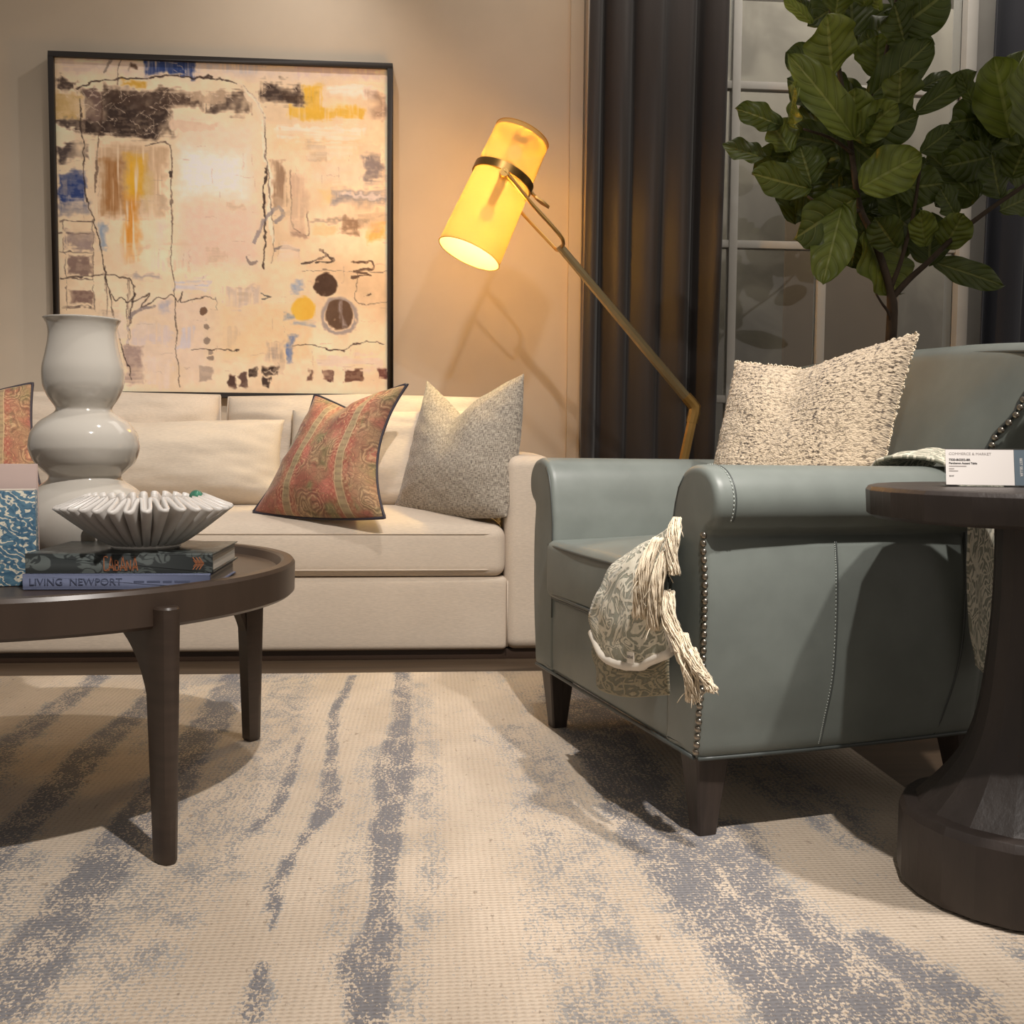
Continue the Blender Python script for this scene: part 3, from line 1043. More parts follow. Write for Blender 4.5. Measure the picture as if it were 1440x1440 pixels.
# right field
rect(905, 445, 960, 610, (150, 124, 100), .85, .012, 'v', .4)
rect(965, 480, 1035, 720, (206, 178, 150), .8, .015, 'v', .42)
line([(975, 480), (980, 660), (1035, 700), (1032, 620)], 2.5, (130, 110, 96), .7, .4)
rect(1045, 440, 1240, 530, (232, 212, 184), .8, .02, 'm', .4)
rect(1060, 540, 1120, 600, (226, 190, 104), .8, .02, 'm', .4)
rect(1105, 540, 1310, 615, (140, 138, 142), .85, .02, 'h', .38)
rect(1225, 420, 1310, 545, (128, 122, 124), .85, .02, 'm', .5, 1.8)
rect(1040, 640, 1240, 665, (150, 134, 118), .8, .01, 'h', .42)
rect(1145, 640, 1225, 700, (146, 120, 96), .85, .015, 'm', .45, 1.6)
rect(1050, 660, 1140, 710, (234, 200, 150), .8, .01, 'm', .35)
rect(1240, 645, 1312, 730, (232, 182, 104), .85, .015, 'm', .4)
rect(970, 690, 1040, 715, (166, 140, 122), .8, .008, 'h', .4)
line([(850, 730), (880, 660), (930, 605), (945, 640), (920, 660)], 7, (138, 132, 132), .75, .42)
line([(915, 756), (955, 748), (1000, 756)], 5, (120, 112, 108), .8, .4)
line([(820, 780), (835, 805), (855, 795)], 5, (120, 112, 108), .7, .4)
line([(1010, 805), (1060, 790), (1100, 775), (1080, 755), (1120, 790), (1060, 803)], 4, DK, .85, .35)
line([(1185, 800), (1250, 795), (1255, 820), (1190, 826), (1250, 840), (1185, 848)], 4, (90, 72, 60), .85, .35)
line([(1010, 826), (1310, 828)], 1.6, (120, 104, 92), .7, .4)
line([(1205, 830), (1207, 940), (1310, 938)], 1.8, (110, 92, 80), .7, .4)
rect(1228, 908, 1246, 922, DK, .9, .004, 'm', .2)
ell(1095, 877, 44, 43, (84, 66, 54), .98, .1, .15)
ell(1142, 985, 70, 70, (150, 142, 138), .85, .1, .3, .72)
ell(1142, 980, 52, 56, (100, 80, 64), .97, .1, .2)
rect(1140, 925, 1165, 1035, (170, 160, 154), .8, .01, 'v', .4)
ell(1016, 960, 44, 48, (222, 180, 78), .97, .15, .15)
rect(970, 855, 1030, 905, (148, 164, 182), .85, .015, 'm', .42, 1.4)
rect(950, 965, 990, 1005, (120, 142, 162), .85, .015, 'm', .42, 1.5)
rect(970, 1005, 1060, 1030, (140, 158, 178), .85, .012, 'h', .42)
ell(672, 966, 14, 16, (116, 92, 74), .95)
ell(681, 1023, 11, 13, (140, 124, 108), .9)
ell(681, 1068, 11, 12, (142, 126, 110), .9)
ell(692, 1106, 10, 10, (150, 134, 118), .85)
ell(692, 1128, 12, 9, (140, 124, 108), .9)
line([(635, 1105), (700, 1098), (780, 1100)], 2, DK, .85, .25)
ell(786, 1102, 7, 4, DK, .95)
line([(980, 1090), (1060, 1085), (1140, 1105), (1220, 1080), (1295, 1082)], 2, DK, .85, .28)
line([(1100, 1098), (1160, 1108)], 4, DK, .8, .3)
rect(958, 1050, 985, 1152, (108, 128, 164), .95, .01, 'v', .3)
rect(885, 1070, 955, 1150, (166, 152, 140), .8, .02, 'v', .42)
# loose handwriting-like stroke
line([(362, 905), (375, 930), (395, 915), (415, 935), (440, 905), (430, 930), (470, 915), (490, 905), (460, 950), (500, 930), (520, 915), (540, 925), (565, 910), (585, 935), (600, 900), (595, 935), (620, 930), (650, 922)], 2.2, DK, .85, .2, .3)
line([(650, 922), (690, 916), (715, 926)], 1.5, DK, .8, .2)
line([(425, 985), (450, 960), (500, 945)], 6, (120, 112, 112), .7, .4)
rect(510, 930, 560, 980, (166, 168, 180), .7, .015, 'm', .42)
rect(425, 835, 530, 862, (158, 152, 150), .8, .012, 'h', .4)
rect(600, 835, 690, 870, (182, 186, 194), .7, .015, 'h', .42)
line([(715, 920), (718, 960)], 2, (130, 120, 112), .6, .4)
line([(865, 910), (900, 916), (870, 930)], 3, (90, 88, 84), .8, .3)
# block row along the bottom
for x0, y0, x1, y1, c in ((750, 1185, 785, 1235, (84, 64, 56)), (790, 1180, 822, 1236, (100, 80, 70)), (826, 1168, 856, 1206, (70, 58, 50)), (866, 1165, 935, 1196, (64, 52, 46)), (872, 1196, 902, 1230, (72, 58, 52)),
                          (1078, 1176, 1118, 1218, (92, 62, 56)), (1158, 1165, 1222, 1215, (112, 82, 68)), (1268, 1162, 1312, 1205, (116, 78, 70)), (1030, 1172, 1046, 1216, (110, 84, 72)), (650, 1160, 700, 1215, (178, 160, 140)), (1310, 455, 1318, 520, WH)):
    rect(x0, y0, x1, y1, c, .97, .005, 'm', .3, .8)
line([(880, 1180), (900, 1175), (915, 1188), (930, 1178)], 2, (210, 190, 160), .8, .3)
rect(432, 130, 470, 150, (96, 76, 60), .9, .006, 'm', .3)
line([(350, 160), (385, 110)], 5, (120, 108, 98), .7, .4)
line([(390, 200), (400, 130), (420, 100)], 3, (110, 96, 86), .7, .4)
for k in range(130):    # scratched highlights
    x, y = (rng.uniform(270, 600), rng.uniform(205, 385)) if k % 2 else (rng.uniform(200, 1300), rng.uniform(110, 330))
    line([(x, y), (x + rng.uniform(-42, 42), y + rng.uniform(-30, 30))], 1.1, (224, 204, 176), .75, .38)
for x0, y0, x1, y1, c, g_ in ((930, 330, 1230, 380, WH, 'h'), (1040, 380, 1200, 440, (236, 220, 192), 'h'), (1110, 500, 1300, 545, (236, 216, 186), 'h'), (1150, 560, 1300, 590, (226, 214, 200), 'h'),
                              (560, 860, 700, 905, (206, 204, 206), 'h'), (420, 1000, 560, 1080, (214, 198, 186), 'v'), (590, 1020, 640, 1100, (206, 198, 196), 'v'), (330, 960, 420, 1060, (224, 206, 182), 'v'),
                              (500, 110, 640, 130, (120, 132, 160), 'v'), (655, 105, 900, 150, (196, 184, 172), 'v'), (1000, 110, 1290, 175, (214, 190, 176), 'v'), (200, 110, 340, 160, (216, 194, 172), 'h'),
                              (740, 880, 860, 960, (206, 190, 172), 'v'), (930, 740, 1010, 800, (226, 208, 184), 'h'), (1060, 1120, 1300, 1170, (224, 206, 184), 'h'), (470, 1130, 560, 1230, (226, 206, 184), 'v')):
    rect(x0, y0, x1, y1, c, .85, .008, g_, .44, 1.4)
for k in range(46):
    x, y = rng.uniform(190, 1240), rng.uniform(330, 1180)
    rect(x, y, x + rng.uniform(30, 130), y + rng.uniform(14, 80), np.array((222, 200, 168)) + rng.uniform(-34, 20) * np.array((1, .95, .85)), .5, .008, rng.choice(('h', 'v', 'm')), .5, 1.3)
for k in range(110):
    x, y = rng.uniform(200, 1300), rng.uniform(400, 1230)
    a = rng.choice((0, 1))
    line([(x, y), (x + a * rng.uniform(15, 60), y + (1 - a) * rng.uniform(15, 60))], .9, (150, 130, 114), .45, .45)
rect(640, 110, 860, 165, (206, 196, 186), .7, .02, 'v', .45)
cv += ((NF - .5) * 12)[..., None]
cv = np.clip(((cv - 128) * 1.22 + 139) * np.array((1., 1., 1.045)), 12, 252)
lin = np.where(cv / 255 <= .04045, cv / 255 / 12.92, ((cv / 255 + .055) / 1.055) ** 2.4)
cw, ch = hw - fw, hz - fw
xs_ = np.linspace(-cw, cw, NP)
zs_ = np.linspace(ch, -ch, NP)
XX, ZZ = np.meshgrid(xs_, zs_)
vs = np.stack([XX.ravel(), np.full(NP * NP, -.040), ZZ.ravel()], 1)
ii = np.arange(NP * NP).reshape(NP, NP)
fs = np.stack([ii[:-1, :-1].ravel(), ii[1:, :-1].ravel(), ii[1:, 1:].ravel(), ii[:-1, 1:].ravel()], 1)
me = bpy.data.meshes.new('canvas')
me.from_pydata(vs.tolist(), [], fs.tolist())
at = me.attributes.new('paint', 'FLOAT_COLOR', 'POINT')
at.data.foreach_set('color', np.concatenate([lin.reshape(-1, 3), np.ones((NP * NP, 1))], 1).astype(np.float32).ravel())
cnv = link('canvas', me, M['painting'], art, 0)
cnv['label'] = 'painted canvas in cream, charcoal, gold and blue'

# ================================================================ sofa
sofa = thing('sofa', 'long ivory upholstered sofa with square arms and a dark plinth under the painting', 'sofa', (-.80, 3.5, 0))
SX = .80          # world x -> sofa local offset


def SL(x):
    return x + SX


def place(vf, c):
    return moved(vf, c)


ar = rounded_box(.165, .83, .672, .04, .012, 8, 4, .006)
for x in (.253 + .0825, -1.853 - .0825):
    MB().add(*moved(ar, (SL(x), .415, .036 + .336))).build('sofa_arm', M['sofa'], sofa, 180)
rl = rounded_box(2.128, .60, .255, .02, 0, 8, 3)
MB().add(*moved(rl, (SL(-.80), .303, .036 + .1275))).build('front_rail', M['sofa'], sofa, 180)
bk = rounded_box(2.128, .20, .77, .05, .0, 8, 4)
MB().add(*moved(bk, (SL(-.80), .73, .036 + .385))).build('sofa_back', M['sofa'], sofa, 180)
MB().box(SL(-1.98), SL(.38), .035, .80, .0, .036).build('plinth', M['plinth'], sofa, 30, bevel=.003)
sc = rounded_box(2.103, .60, .172, .035, .060, 18, 4, .012, (8, 2.6))
cus = MB().add(*moved(sc, (SL(-.80), .292, .293 + .086))).build('seat_cushion', M['sofa'], sofa, 180)
for z in (.318, .442):
    uz_ = (z - .379) / .086
    e = [(SL(-.80) + t_ * 1.03, -.0085 - .012 * (1 - t_ * t_) * (1 - uz_ * uz_) + .012 * max(0, abs(t_) - .965) / .035, z) for t_ in np.linspace(-1, 1, 41)]
    MB().tube(e, .0030, 6).build('welt', M['sofa'], cus, 180)
for x in (-.80 - .531, -.80 + .531):
    pm = pillow_mesh((-.525, -.20), (.525, -.20), (-.515, .218), (.515, .225), .115, -.012, .0, .0, .0, 44, .016, .0, x * 3, 4.5, .45)
    A, U_, N_ = tilt_basis(0, 9)
    oo = uv_obj('back_cushion', pm[0], pm[1], pm[2], M['sofa'], sofa, basis_mat((SL(x), .520, .706), A, U_, N_))
    MB().tube(pm[3], .004, 6, False).build('welt', M['sofa'], oo, 180)
for x in (.4305 - .16, ):
    MB().tube([(SL(.262), -.003, .05), (SL(.262), -.004, .28)], .0025, 6).build('seam', M['sofa'], sofa, 180)


def cushion(name, label, mat, origin, yaw, lean, pipe=None, **kw):
    A, U_, N_ = tilt_basis(yaw, lean)
    pm = pillow_mesh(**kw)
    o = uv_obj(name, pm[0], pm[1], pm[2], mat, None, basis_mat(origin, A, U_, N_))
    tag(o, label, 'cushion')
    if pipe:
        rim = [Vector(p) for p in pm[3]]
        k = MB().tube(rim, .0055, 8, False).build('piping', pipe, o, 180)
        k['label'] = 'dark piping round the cushion edge'
    return o


cushion('lumbar_cushion', 'long plain ivory lumbar cushion on the sofa between the white vase and red paisley cushion', M['lumbar'], (-1.02, 3.80, .675), 0, 19,
        bl=(-.50, -.172), br=(.492, -.160), tl=(-.47, .16), tr=(.478, .168), thick=.135, notch=.022, bottom=.0, sl=.014, sr=.018, wrinkle=.013, crease=.06, seed=1, p=2.6, q=.56)
cushion('lumbar_cushion', 'plain ivory cushion mostly hidden behind the paisley and grey cushions', M['lumbar'], (-.10, 3.86, .695), 0, 16,
        bl=(-.425, -.19), br=(.33, -.19), tl=(-.42, .182), tr=(.33, .182), thick=.09, notch=.008, bottom=.0, sl=.0, sr=.0, wrinkle=.010, crease=.05, seed=2, p=5, q=.45)
cushion('throw_pillow', 'grey heathered linen cushion with pointed corners by the right sofa arm', M['grey'], (.135, 3.655, .705), 35, 16,
        bl=(-.30, -.215), br=(.192, -.215), tl=(-.245, .318), tr=(.172, .305), thick=.135, notch=.16, bottom=.012, sl=.03, sr=-.012, wrinkle=.010, crease=.42, seed=3, p=2.3, q=.6, notch_at=-.12)
cushion('throw_pillow', 'red paisley cushion with dark piping leaning against the grey cushion', M['paisley'], (-.288, 3.545, .703), 20, 18, M['pipe'],
        bl=(-.325, -.205), br=(.165, -.212), tl=(-.155, .255), tr=(.188, .262), thick=.135, notch=.085, bottom=.012, sl=.03, sr=.065, wrinkle=.012, crease=.35, seed=4, p=2.3, q=.6, notch_at=-.25)
cushion('throw_pillow', 'red paisley cushion at the left picture edge behind the white vase', M['paisley'], (-1.52, 3.63, .695), -15, 18, M['pipe'],
        bl=(-.30, -.21), br=(.20, -.21), tl=(-.25, .235), tr=(.145, .268), thick=.115, notch=.055, bottom=.012, sl=.03, sr=.025, wrinkle=.010, crease=.3, seed=5, p=2.3, q=.6, notch_at=-.2)
# ================================================================ floor lamp
lamp = thing('floor_lamp', 'lit brass floor lamp with a tilted amber drum shade beside the sofa', 'lamp', (.82, 3.80, 0))
O = Vector((.82, 3.80, 0))


def LL(p):
    return tuple(Vector(p) - O)


b = MB()
b.lathe([(.0, .0), (.135, .0), (.14, .004), (.14, .018), (.132, .024), (.02, .026), (.016, .05), (0, .05)], 48)
b.build('base', M['brass'], lamp, 35)
E0, E1, E2 = (.822, 3.80, .02), (.945, 3.80, .687), (.978, 3.80, .852)
MB().tube([LL(E0), LL(E1), LL(E2)], [.0185, .0185, .0185], 8).build('lower_pole', M['brass'], lamp, 30)
MB().tube([LL(p) for p in ((.974, 3.8, .835), (.982, 3.8, .872), (.984, 3.8, .892), (.972, 3.8, .908), (.95, 3.8, .933))], [.022, .023, .024, .023, .0215], 10).build('elbow_joint', M['brass'], lamp, 30)
MB().tube([LL((.955, 3.8, .926)), LL((.466, 3.8, 1.478))], [.0195, .0155], 8).build('arm', M['nickel'], lamp, 30)
# fork and shade
T0, T1 = Vector((.133, 3.767, 1.437)), Vector((.329, 3.833, 1.882))
ax = (T1 - T0)
SLn = ax.length
ax.normalize()
ey = Vector((0, 1, 0))
ey = (ey - ax * ey.dot(ax)).normalized()
ex = ey.cross(ax)
sh_m = Matrix.Identity(4)
for i in range(3):
    sh_m[i][0], sh_m[i][1], sh_m[i][2], sh_m[i][3] = ex[i], ey[i], ax[i], T0[i] - O[i]
r0, r1 = .1185, .1035
n = 72


def cone(ra, rb, z0, z1, m=10):
    b = MB()
    secs = []
    for k in range(m + 1):
        t = k / m
        secs.append([((ra + (rb - ra) * t) * math.cos(2 * PI * q / n), (ra + (rb - ra) * t) * math.sin(2 * PI * q / n), z0 + (z1 - z0) * t) for q in range(n)])
    return b.loft(secs, False)


shd = cone(r0, r1, 0, SLn).build('lamp_shade', M['shade'], lamp, 180, sh_m)
shd['label'] = 'amber fabric drum shade glowing from within'
for zz_, rr in ((0, r0), (SLn, r1)):
    MB().tube([((rr) * math.cos(2 * PI * q / 48), (rr) * math.sin(2 * PI * q / 48), zz_) for q in range(49)], .0022, 6, False).build('shade_rim', M['shade'], shd, 180)
TB = .63
MB().lathe([(0, SLn * .965), (r1 + .0008, SLn * .965), (r1 + .0008, SLn * .969), (0, SLn * .969)], 48).build('added_top_disc', M['shade'], lamp, 30, sh_m)  # unseen disc added so the shade's top end glows instead of looking dark
rb = r0 + (r1 - r0) * TB
bd = MB().loft([[(r * math.cos(2 * PI * q / n), r * math.sin(2 * PI * q / n), SLn * TB + dz) for q in range(n)] for r, dz in ((rb + .002, -.015), (rb + .007, -.015), (rb + .007, .015), (rb + .002, .015))], False)
band = bd.build('shade_band', M['band'], lamp, 30, sh_m)
PC = T0 + ax * (SLn * TB)
P1 = PC + Vector((0, -rb - .010, 0)) - ax * .010
P2 = PC + Vector((0, rb + .010, 0)) - ax * .010
B = Vector((.470, 3.80, 1.474))
dirv = (B - PC)
J1, J2 = B + Vector((-.022, -.105, .030)), B + Vector((-.022, .105, .030))
fk = MB().tube([LL(p) for p in crom([P1, P1 + Vector((.006, -.006, 0)), P1.lerp(J1, .5), J1, B + Vector((.0, -.08, .004)), B + Vector((.004, 0, 0)), B + Vector((.0, .08, .004)), J2, P2.lerp(J2, .5), P2 + Vector((.006, .006, 0)), P2], 6)], .0068, 8)
fk.build('fork', M['brass'], lamp, 40)
for P, s in ((P1, -1), (P2, 1)):
    MB().tube([LL(P + Vector((0, -.012, 0))), LL(P + Vector((0, .012, 0)))], .0155, 16).build('pivot_knob', M['brass'], lamp, 30)
q = PC + ex * (rb + .004)
MB().tube([LL(q), LL(q + ex * .03 - ax * .012)], [.006, .006], 8).build('lever_stem', M['brass'], lamp, 30)
q2 = q + ex * .022 - ax * .01
MB().loft([[LL(q2 + ex * x_ + ey * (s_ * w_) - ax * (x_ * .2) + ax * h_) for s_, h_ in ((-1, -.004), (1, -.004), (1, .004), (-1, .004))] for x_, w_ in ((0, .008), (.03, .014), (.062, .005))]).build('lever', M['band'], lamp, 30)
for tt_, nm in ((.33, 'bulb'), (.85, 'bulb')):
    pc = T0 + ax * (SLn * tt_)
    bm_ = bmesh.new()
    bmesh.ops.create_uvsphere(bm_, u_segments=20, v_segments=12, radius=.028)
    me = bpy.data.meshes.new('bulb')
    bm_.to_mesh(me)
    bm_.free()
    o = link('bulb', me, M['bulb'], lamp, 180, Matrix.Translation(pc - O))
    o.visible_shadow = True
MB().tube([LL(T0 + ax * (SLn * .42)), LL(T0 + ax * (SLn * .76))], .016, 12).build('bulb_socket', M['brass'], lamp, 30)

# ================================================================ coffee table
TC = Vector((-.828, 2.185, RZ))
tbl = thing('coffee_table', 'round dark espresso coffee table with a raised tray rim and four curved legs', 'table', TC)
tz = -RZ
MB().lathe([(0, .440 + tz), (.500, .440 + tz), (.508, .427 + tz), (.528, .427 + tz), (.5345, .433 + tz), (.5355, .490 + tz), (.531, .497 + tz), (.512, .4975 + tz), (.506, .494 + tz), (.497, .478 + tz), (.488, .4745 + tz), (0, .4745 + tz)], 128).build('tray_top', M['tray'], tbl, 30)
TS = .4745


def table_leg(deg):
    a = math.radians(deg)
    R_ = Vector((math.cos(a), math.sin(a), 0))
    T_ = Vector((-math.sin(a), math.cos(a), 0))
    prof = []     # (z, inner r, outer r, half width)
    for z in np.linspace(0, 1, 26):
        zz = z * (.462 + tz) if z < 1 else .462 + tz
        ro = .556 + .008 * z - .006 * (1 - z)
        ri = .512 - .012 * z
        hw_ = .0160 + .0055 * z
        prof.append((zz, ri, ro, hw_))
    secs = []
    for zz, ri, ro, hw_ in prof:
        c = .007
        pts = [(ri, -hw_), (ro - .018, -hw_), (ro - .005, -hw_ * .72), (ro, -hw_ * .3), (ro, hw_ * .3), (ro - .005, hw_ * .72), (ro - .018, hw_), (ri, hw_)]
        secs.append([R_ * r + T_ * t + Vector((0, 0, zz)) for r, t in pts])
    s0 = secs[0]
    mid = sum(s0, Vector()) / len(s0)
    secs.insert(0, [mid + (p - mid) * .86 - Vector((0, 0, .0)) for p in s0])
    for p in secs[1]:
        p.z += .006
    s1 = secs[-1]
    mid = sum(s1, Vector()) / len(s1)
    secs.append([mid + (p - mid) * .86 + Vector((0, 0, .004)) for p in s1])
    b = MB().loft(secs)
    # curved bracket sweeping inward under the tray
    poly = []
    zt = .4405 + tz
    for k in range(15):
        t = k / 14
        ang = t * PI / 2
        r = .512 - .155 * (1 - math.cos(ang)) ** .9
        z = .215 + (zt - .018 - .215) * math.sin(ang) ** .85
        poly.append((r, z))
    poly.append((.352, zt))
    poly.append((.516, zt))
    poly.append((.516, .215))
    secs = []
    for s in (-1, 1):
        secs.append([R_ * r + T_ * (s * .0165) + Vector((0, 0, z)) for r, z in poly])
    b.loft(secs)
    return b


for d_ in (-46.5, 43.5, 133.5, 223.5):
    table_leg(d_).build('leg', M['espresso'], tbl, 35)

SZ = TS + .0011     # world height of the tray floor

# vase: three stacked bulbs
vz = SZ
prof = [(0, 0), (.078, 0), (.092, .004), (.118, .040), (.132, .085), (.128, .125), (.108, .160), (.082, .180), (.0735, .188), (.0725, .195), (.080, .203),
        (.098, .222), (.108, .245), (.1105, .262), (.105, .288), (.088, .311), (.066, .326), (.0575, .333), (.0555, .339), (.060, .348), (.070, .363), (.079, .385), (.0815, .406),
        (.0805, .428), (.0745, .455), (.0695, .480), (.0675, .500), (.070, .517), (.0755, .527), (.0775, .530), (.0755, .531), (.069, .523), (.064, .500), (.066, .47), (.07, .42), (.06, .36), (0, .355)]
P2_ = [tuple(p) for p in crom(prof[1:29], 4)]
pr = [prof[0]] + P2_ + prof[29:]
va = MB().lathe([(max(0, r * 1.035), z * 1.014) for r, z in pr], 72).build('vase', M['ceramic'], None, 180)
va.location = (-.757, 2.312, vz)
tag(va, 'tall glossy off-white vase of three stacked bulbs on the coffee table', 'vase')


# books
def book(name, label, cat, cov, x0, x1, y0, y1, z0, th, board=.0028):
    t = thing(name, label, cat, ((x0 + x1) / 2, (y0 + y1) / 2, z0))
    hx, hy = (x1 - x0) / 2, (y1 - y0) / 2
    b = MB()
    b.box(-hx, hx, -hy, hy, 0, board).box(-hx, hx, -hy, hy, th - board, th).box(-hx, hx, -hy, -hy + .004, board, th - board)
    b.build('cover', cov, t, 30, bevel=.0009)
    MB().box(-hx + .004, hx - .005, -hy + .004, hy - .005, board, th - board).build('page_block', M['paper'], t, 0)
    return t


BX0, BX1, BY0 = -.744, -.406, 1.930
bk1 = book('coffee_table_book', 'slate blue hardback lying at the bottom of the book pair', 'book', M['bluebook'], BX0 - .004, BX1 - .004, BY0, BY0 + .248, SZ, .0295)
bk2 = book('coffee_table_book', 'dark leaf-patterned hardback under the ruffled bowl', 'book', M['cabana'], BX0, BX1, BY0 + .004, BY0 + .248, SZ + .0297, .037)
FRONT = Matrix.Rotation(PI / 2, 4, 'X')


def spine_text(body, size, mat, book_, x, z, hy, sx=1., name='title', bold=0.):
    return text_mesh(body, size, mat, book_, Matrix.Translation((x, -hy - .0004, z)) @ FRONT, name, sx, .0003, 'CENTER', bold)


hy = .124
st = spine_text('LIVING  NEWPORT', .0175, M['bluetext'], bk1, -.074, .0145, hy, 1.12)
b = MB()
for x_, w_ in ((.030, .019), (.054, .024), (.083, .016), (.104, .028)):
    b.box(x_, x_ + w_, -hy - .0006, -hy, .0125, .0165)
b.build('worn_subtitle', M['bluetext'], bk1, 0)
hy = .122
# tall narrow capitals drawn as strokes, some bars set low
b = MB()


def stroke(b, pts, w=.0011):
    P = [Vector((p[0], 0, p[1])) for p in pts]
    for p, q in zip(P[:-1], P[1:]):
        d = (q - p).normalized()
        nrm = Vector((-d.z, 0, d.x)) * w
        b.add([tuple(v + Vector((0, y, 0))) for y in (-.0004, .0003) for v in (p + nrm - d * w * .5, q + nrm + d * w * .5, q - nrm + d * w * .5, p - nrm - d * w * .5)],
              [(0, 1, 2, 3), (7, 6, 5, 4), (0, 4, 5, 1), (1, 5, 6, 2), (2, 6, 7, 3), (3, 7, 4, 0)])


HG = .026
x = 0
letters = {'C': [[(.006, .026), (.006, .0235)], [(.006, .026), (.001, .026), (.0, .024), (.0, .002), (.001, 0), (.006, 0), (.006, .003)]],
           'A': [[(0, 0), (.0045, .026), (.009, 0)], [(.0018, .008), (.0072, .008)], [(.002, .005), (.007, .005)]],
           'B': [[(0, 0), (0, .019), (.005, .018), (.0055, .012), (.0, .0105), (.006, .009), (.0062, .001), (0, 0)]],
           'N': [[(0, 0), (0, .019), (.007, 0), (.007, .019)]]}
for ch, adv in (('C', .0085), ('A', .0115), ('B', .0095), ('A', .0115), ('N', .0105), ('A', .010)):
    for st in letters[ch]:
        stroke(b, [(x + px_, pz_) for px_, pz_ in st], .00085)
    x += adv
o = b.build('title', M['copper'], bk2, 0)
o.location = (-.173 + .145, -hy - .0005, .0055)
b = MB()
for k in range(3):
    xo = k * .0058
    stroke(b, [(xo, .022), (xo + .008, .011), (xo, 0)], .0009)
    stroke(b, [(xo + .001, .0165), (xo + .0055, .011), (xo + .001, .0055)], .0006)
o = b.build('emblem', M['copper'], bk2, 0)
o.location = (.133, -hy - .0005, .0075)

# ruffled bowl
def bowl_mesh(NPl=33):
    nT, nS = NPl * 20, 16
    vs, fs = [], []
    for j in range(nS):
        t = j / (nS - 1)
        R0 = .060 + (.139 - .060) * (t ** .85)
        z = .006 + .084 * t ** 1.15
        A = .002 + .0240 * t ** 1.1
        for i in range(nT):
            th = 2 * PI * i / nT
            ph = NPl * th + .5 * math.sin(3 * th)
            s = math.sin(ph)
            sq = math.copysign(abs(s) ** .28, s)
            lp = math.cos(ph)
            r = R0 + A * sq
            z2 = z - .011 * t ** 2 * sq + .0015 * math.sin(5 * th) * t
            dth = -.0 * lp
            vs.append((r * math.cos(th + dth), r * math.sin(th + dth), z2))
    for j in range(nS - 1):
        for i in range(nT):
            i2 = (i + 1) % nT
            fs.append((j * nT + i, j * nT + i2, (j + 1) * nT + i2, (j + 1) * nT + i))
    fs.append(tuple(range(nT))[::-1])
    return vs, fs


bz = SZ + .0297 + .037
bw = obj('ruffled_bowl', *bowl_mesh(), M['marble'], None, 60)
md = bw.modifiers.new('thick', 'SOLIDIFY')
md.thickness = .0066
md.offset = 0
bw.location = (-.557, 2.045, bz + .003)
MB().lathe([(0, -.0028), (.062, -.0028), (.066, .001), (.064, .007), (0, .008)], 48).build('foot_ring', M['marble'], bw, 40)
tag(bw, 'white marble bowl with a deeply ruffled rim on top of the stacked books', 'bowl')
for k, (dx, dy, r_) in enumerate(((.094, .016, .0140), )):
    bm_ = bmesh.new()
    bmesh.ops.create_uvsphere(bm_, u_segments=24, v_segments=16, radius=r_)
    me = bpy.data.meshes.new('glass_bead')
    bm_.to_mesh(me)
    bm_.free()
    o = link('decorative_ball', me, M['greenglass'], None, 180)
    o.location = (-.557 + dx, 2.045 + dy, bz + .0985)
    tag(o, 'small green ball showing over the rim inside the ruffled bowl', 'ball')

# marbled box and the board book behind it
t = thing('marbled_box', 'tall blue and white marbled paper box standing at the left of the coffee table', 'box', (-.862, 1.985, SZ), math.radians(14))
b = MB().box(-.115, .115, -.020, .020, .0, .1795)
b.build('box_body', M['marbled'], t, 30, bevel=.0015)
MB().box(-.1135, .1135, -.0185, .0185, .1795, .1815).build('box_lid_edge', M['paper'], t, 30)
bkk = thing('board_book', 'dusty pink board standing upright behind the blue marbled box', 'book', (-.882, 2.045, SZ), math.radians(14))
MB().box(-.115, .115, -.013, -.010, 0, .228).box(-.115, .115, .010, .013, 0, .228).box(-.115, -.112, -.010, .010, 0, .228).build('cover', M['pink'], bkk, 30, bevel=.0008)
MB().box(-.111, .110, -.010, .010, .003, .224).build('page_block', M['paper'], bkk, 0)
# ================================================================ armchair (local x = back, y = across to the far side)
CH0 = (.513, 1.875, RZ)
CRZ = math.atan2(.24379, .96983)
chair = thing('armchair', 'sage green leather club armchair with rolled arms and nailhead trim', 'armchair', CH0, CRZ)
CW = .80       # mirror constant


def mir(v, far):
    return CW - v if far else v


arm_prof = [(.088, .30), (.088, .42), (.086, .54), (.079, .59), (.070, .632), (.056, .668), (.034, .692), (.004, .7035), (-.028, .704), (-.060, .695), (-.084, .674), (-.095, .645), (-.091, .615), (-.076, .594), (-.058, .582),
            (-.054, .565), (-.062, .50), (-.063, .40), (-.058, .30), (-.048, .22), (-.036, .160), (.02, .158), (.085, .158), (.088, .20)]


def inset(poly, d):
    P = [Vector(p) for p in poly]
    n = len(P)
    area = sum(P[i].x * P[(i + 1) % n].y - P[(i + 1) % n].x * P[i].y for i in range(n))
    s = 1 if area > 0 else -1
    out = []
    for i in range(n):
        t = (P[(i + 1) % n] - P[i - 1]).normalized()
        out.append(P[i] + Vector((-t.y, t.x)) * s * d)
    return out


AP = [tuple(p) for p in crom(arm_prof, 4, True)]
def side_v(z, bx, d=.0):
    lo = [p for p in AP if p[0] < -.02]
    a_ = sorted(lo, key=lambda p: abs(p[1] - z))[:2]
    (v0, z0), (v1, z1) = a_
    v_ = v0 if abs(z1 - z0) < 1e-6 else v0 + (v1 - v0) * (z - z0) / (z1 - z0)
    return v_ - .010 * max(0, 1 - ((bx - .28) / .33) ** 2) - d


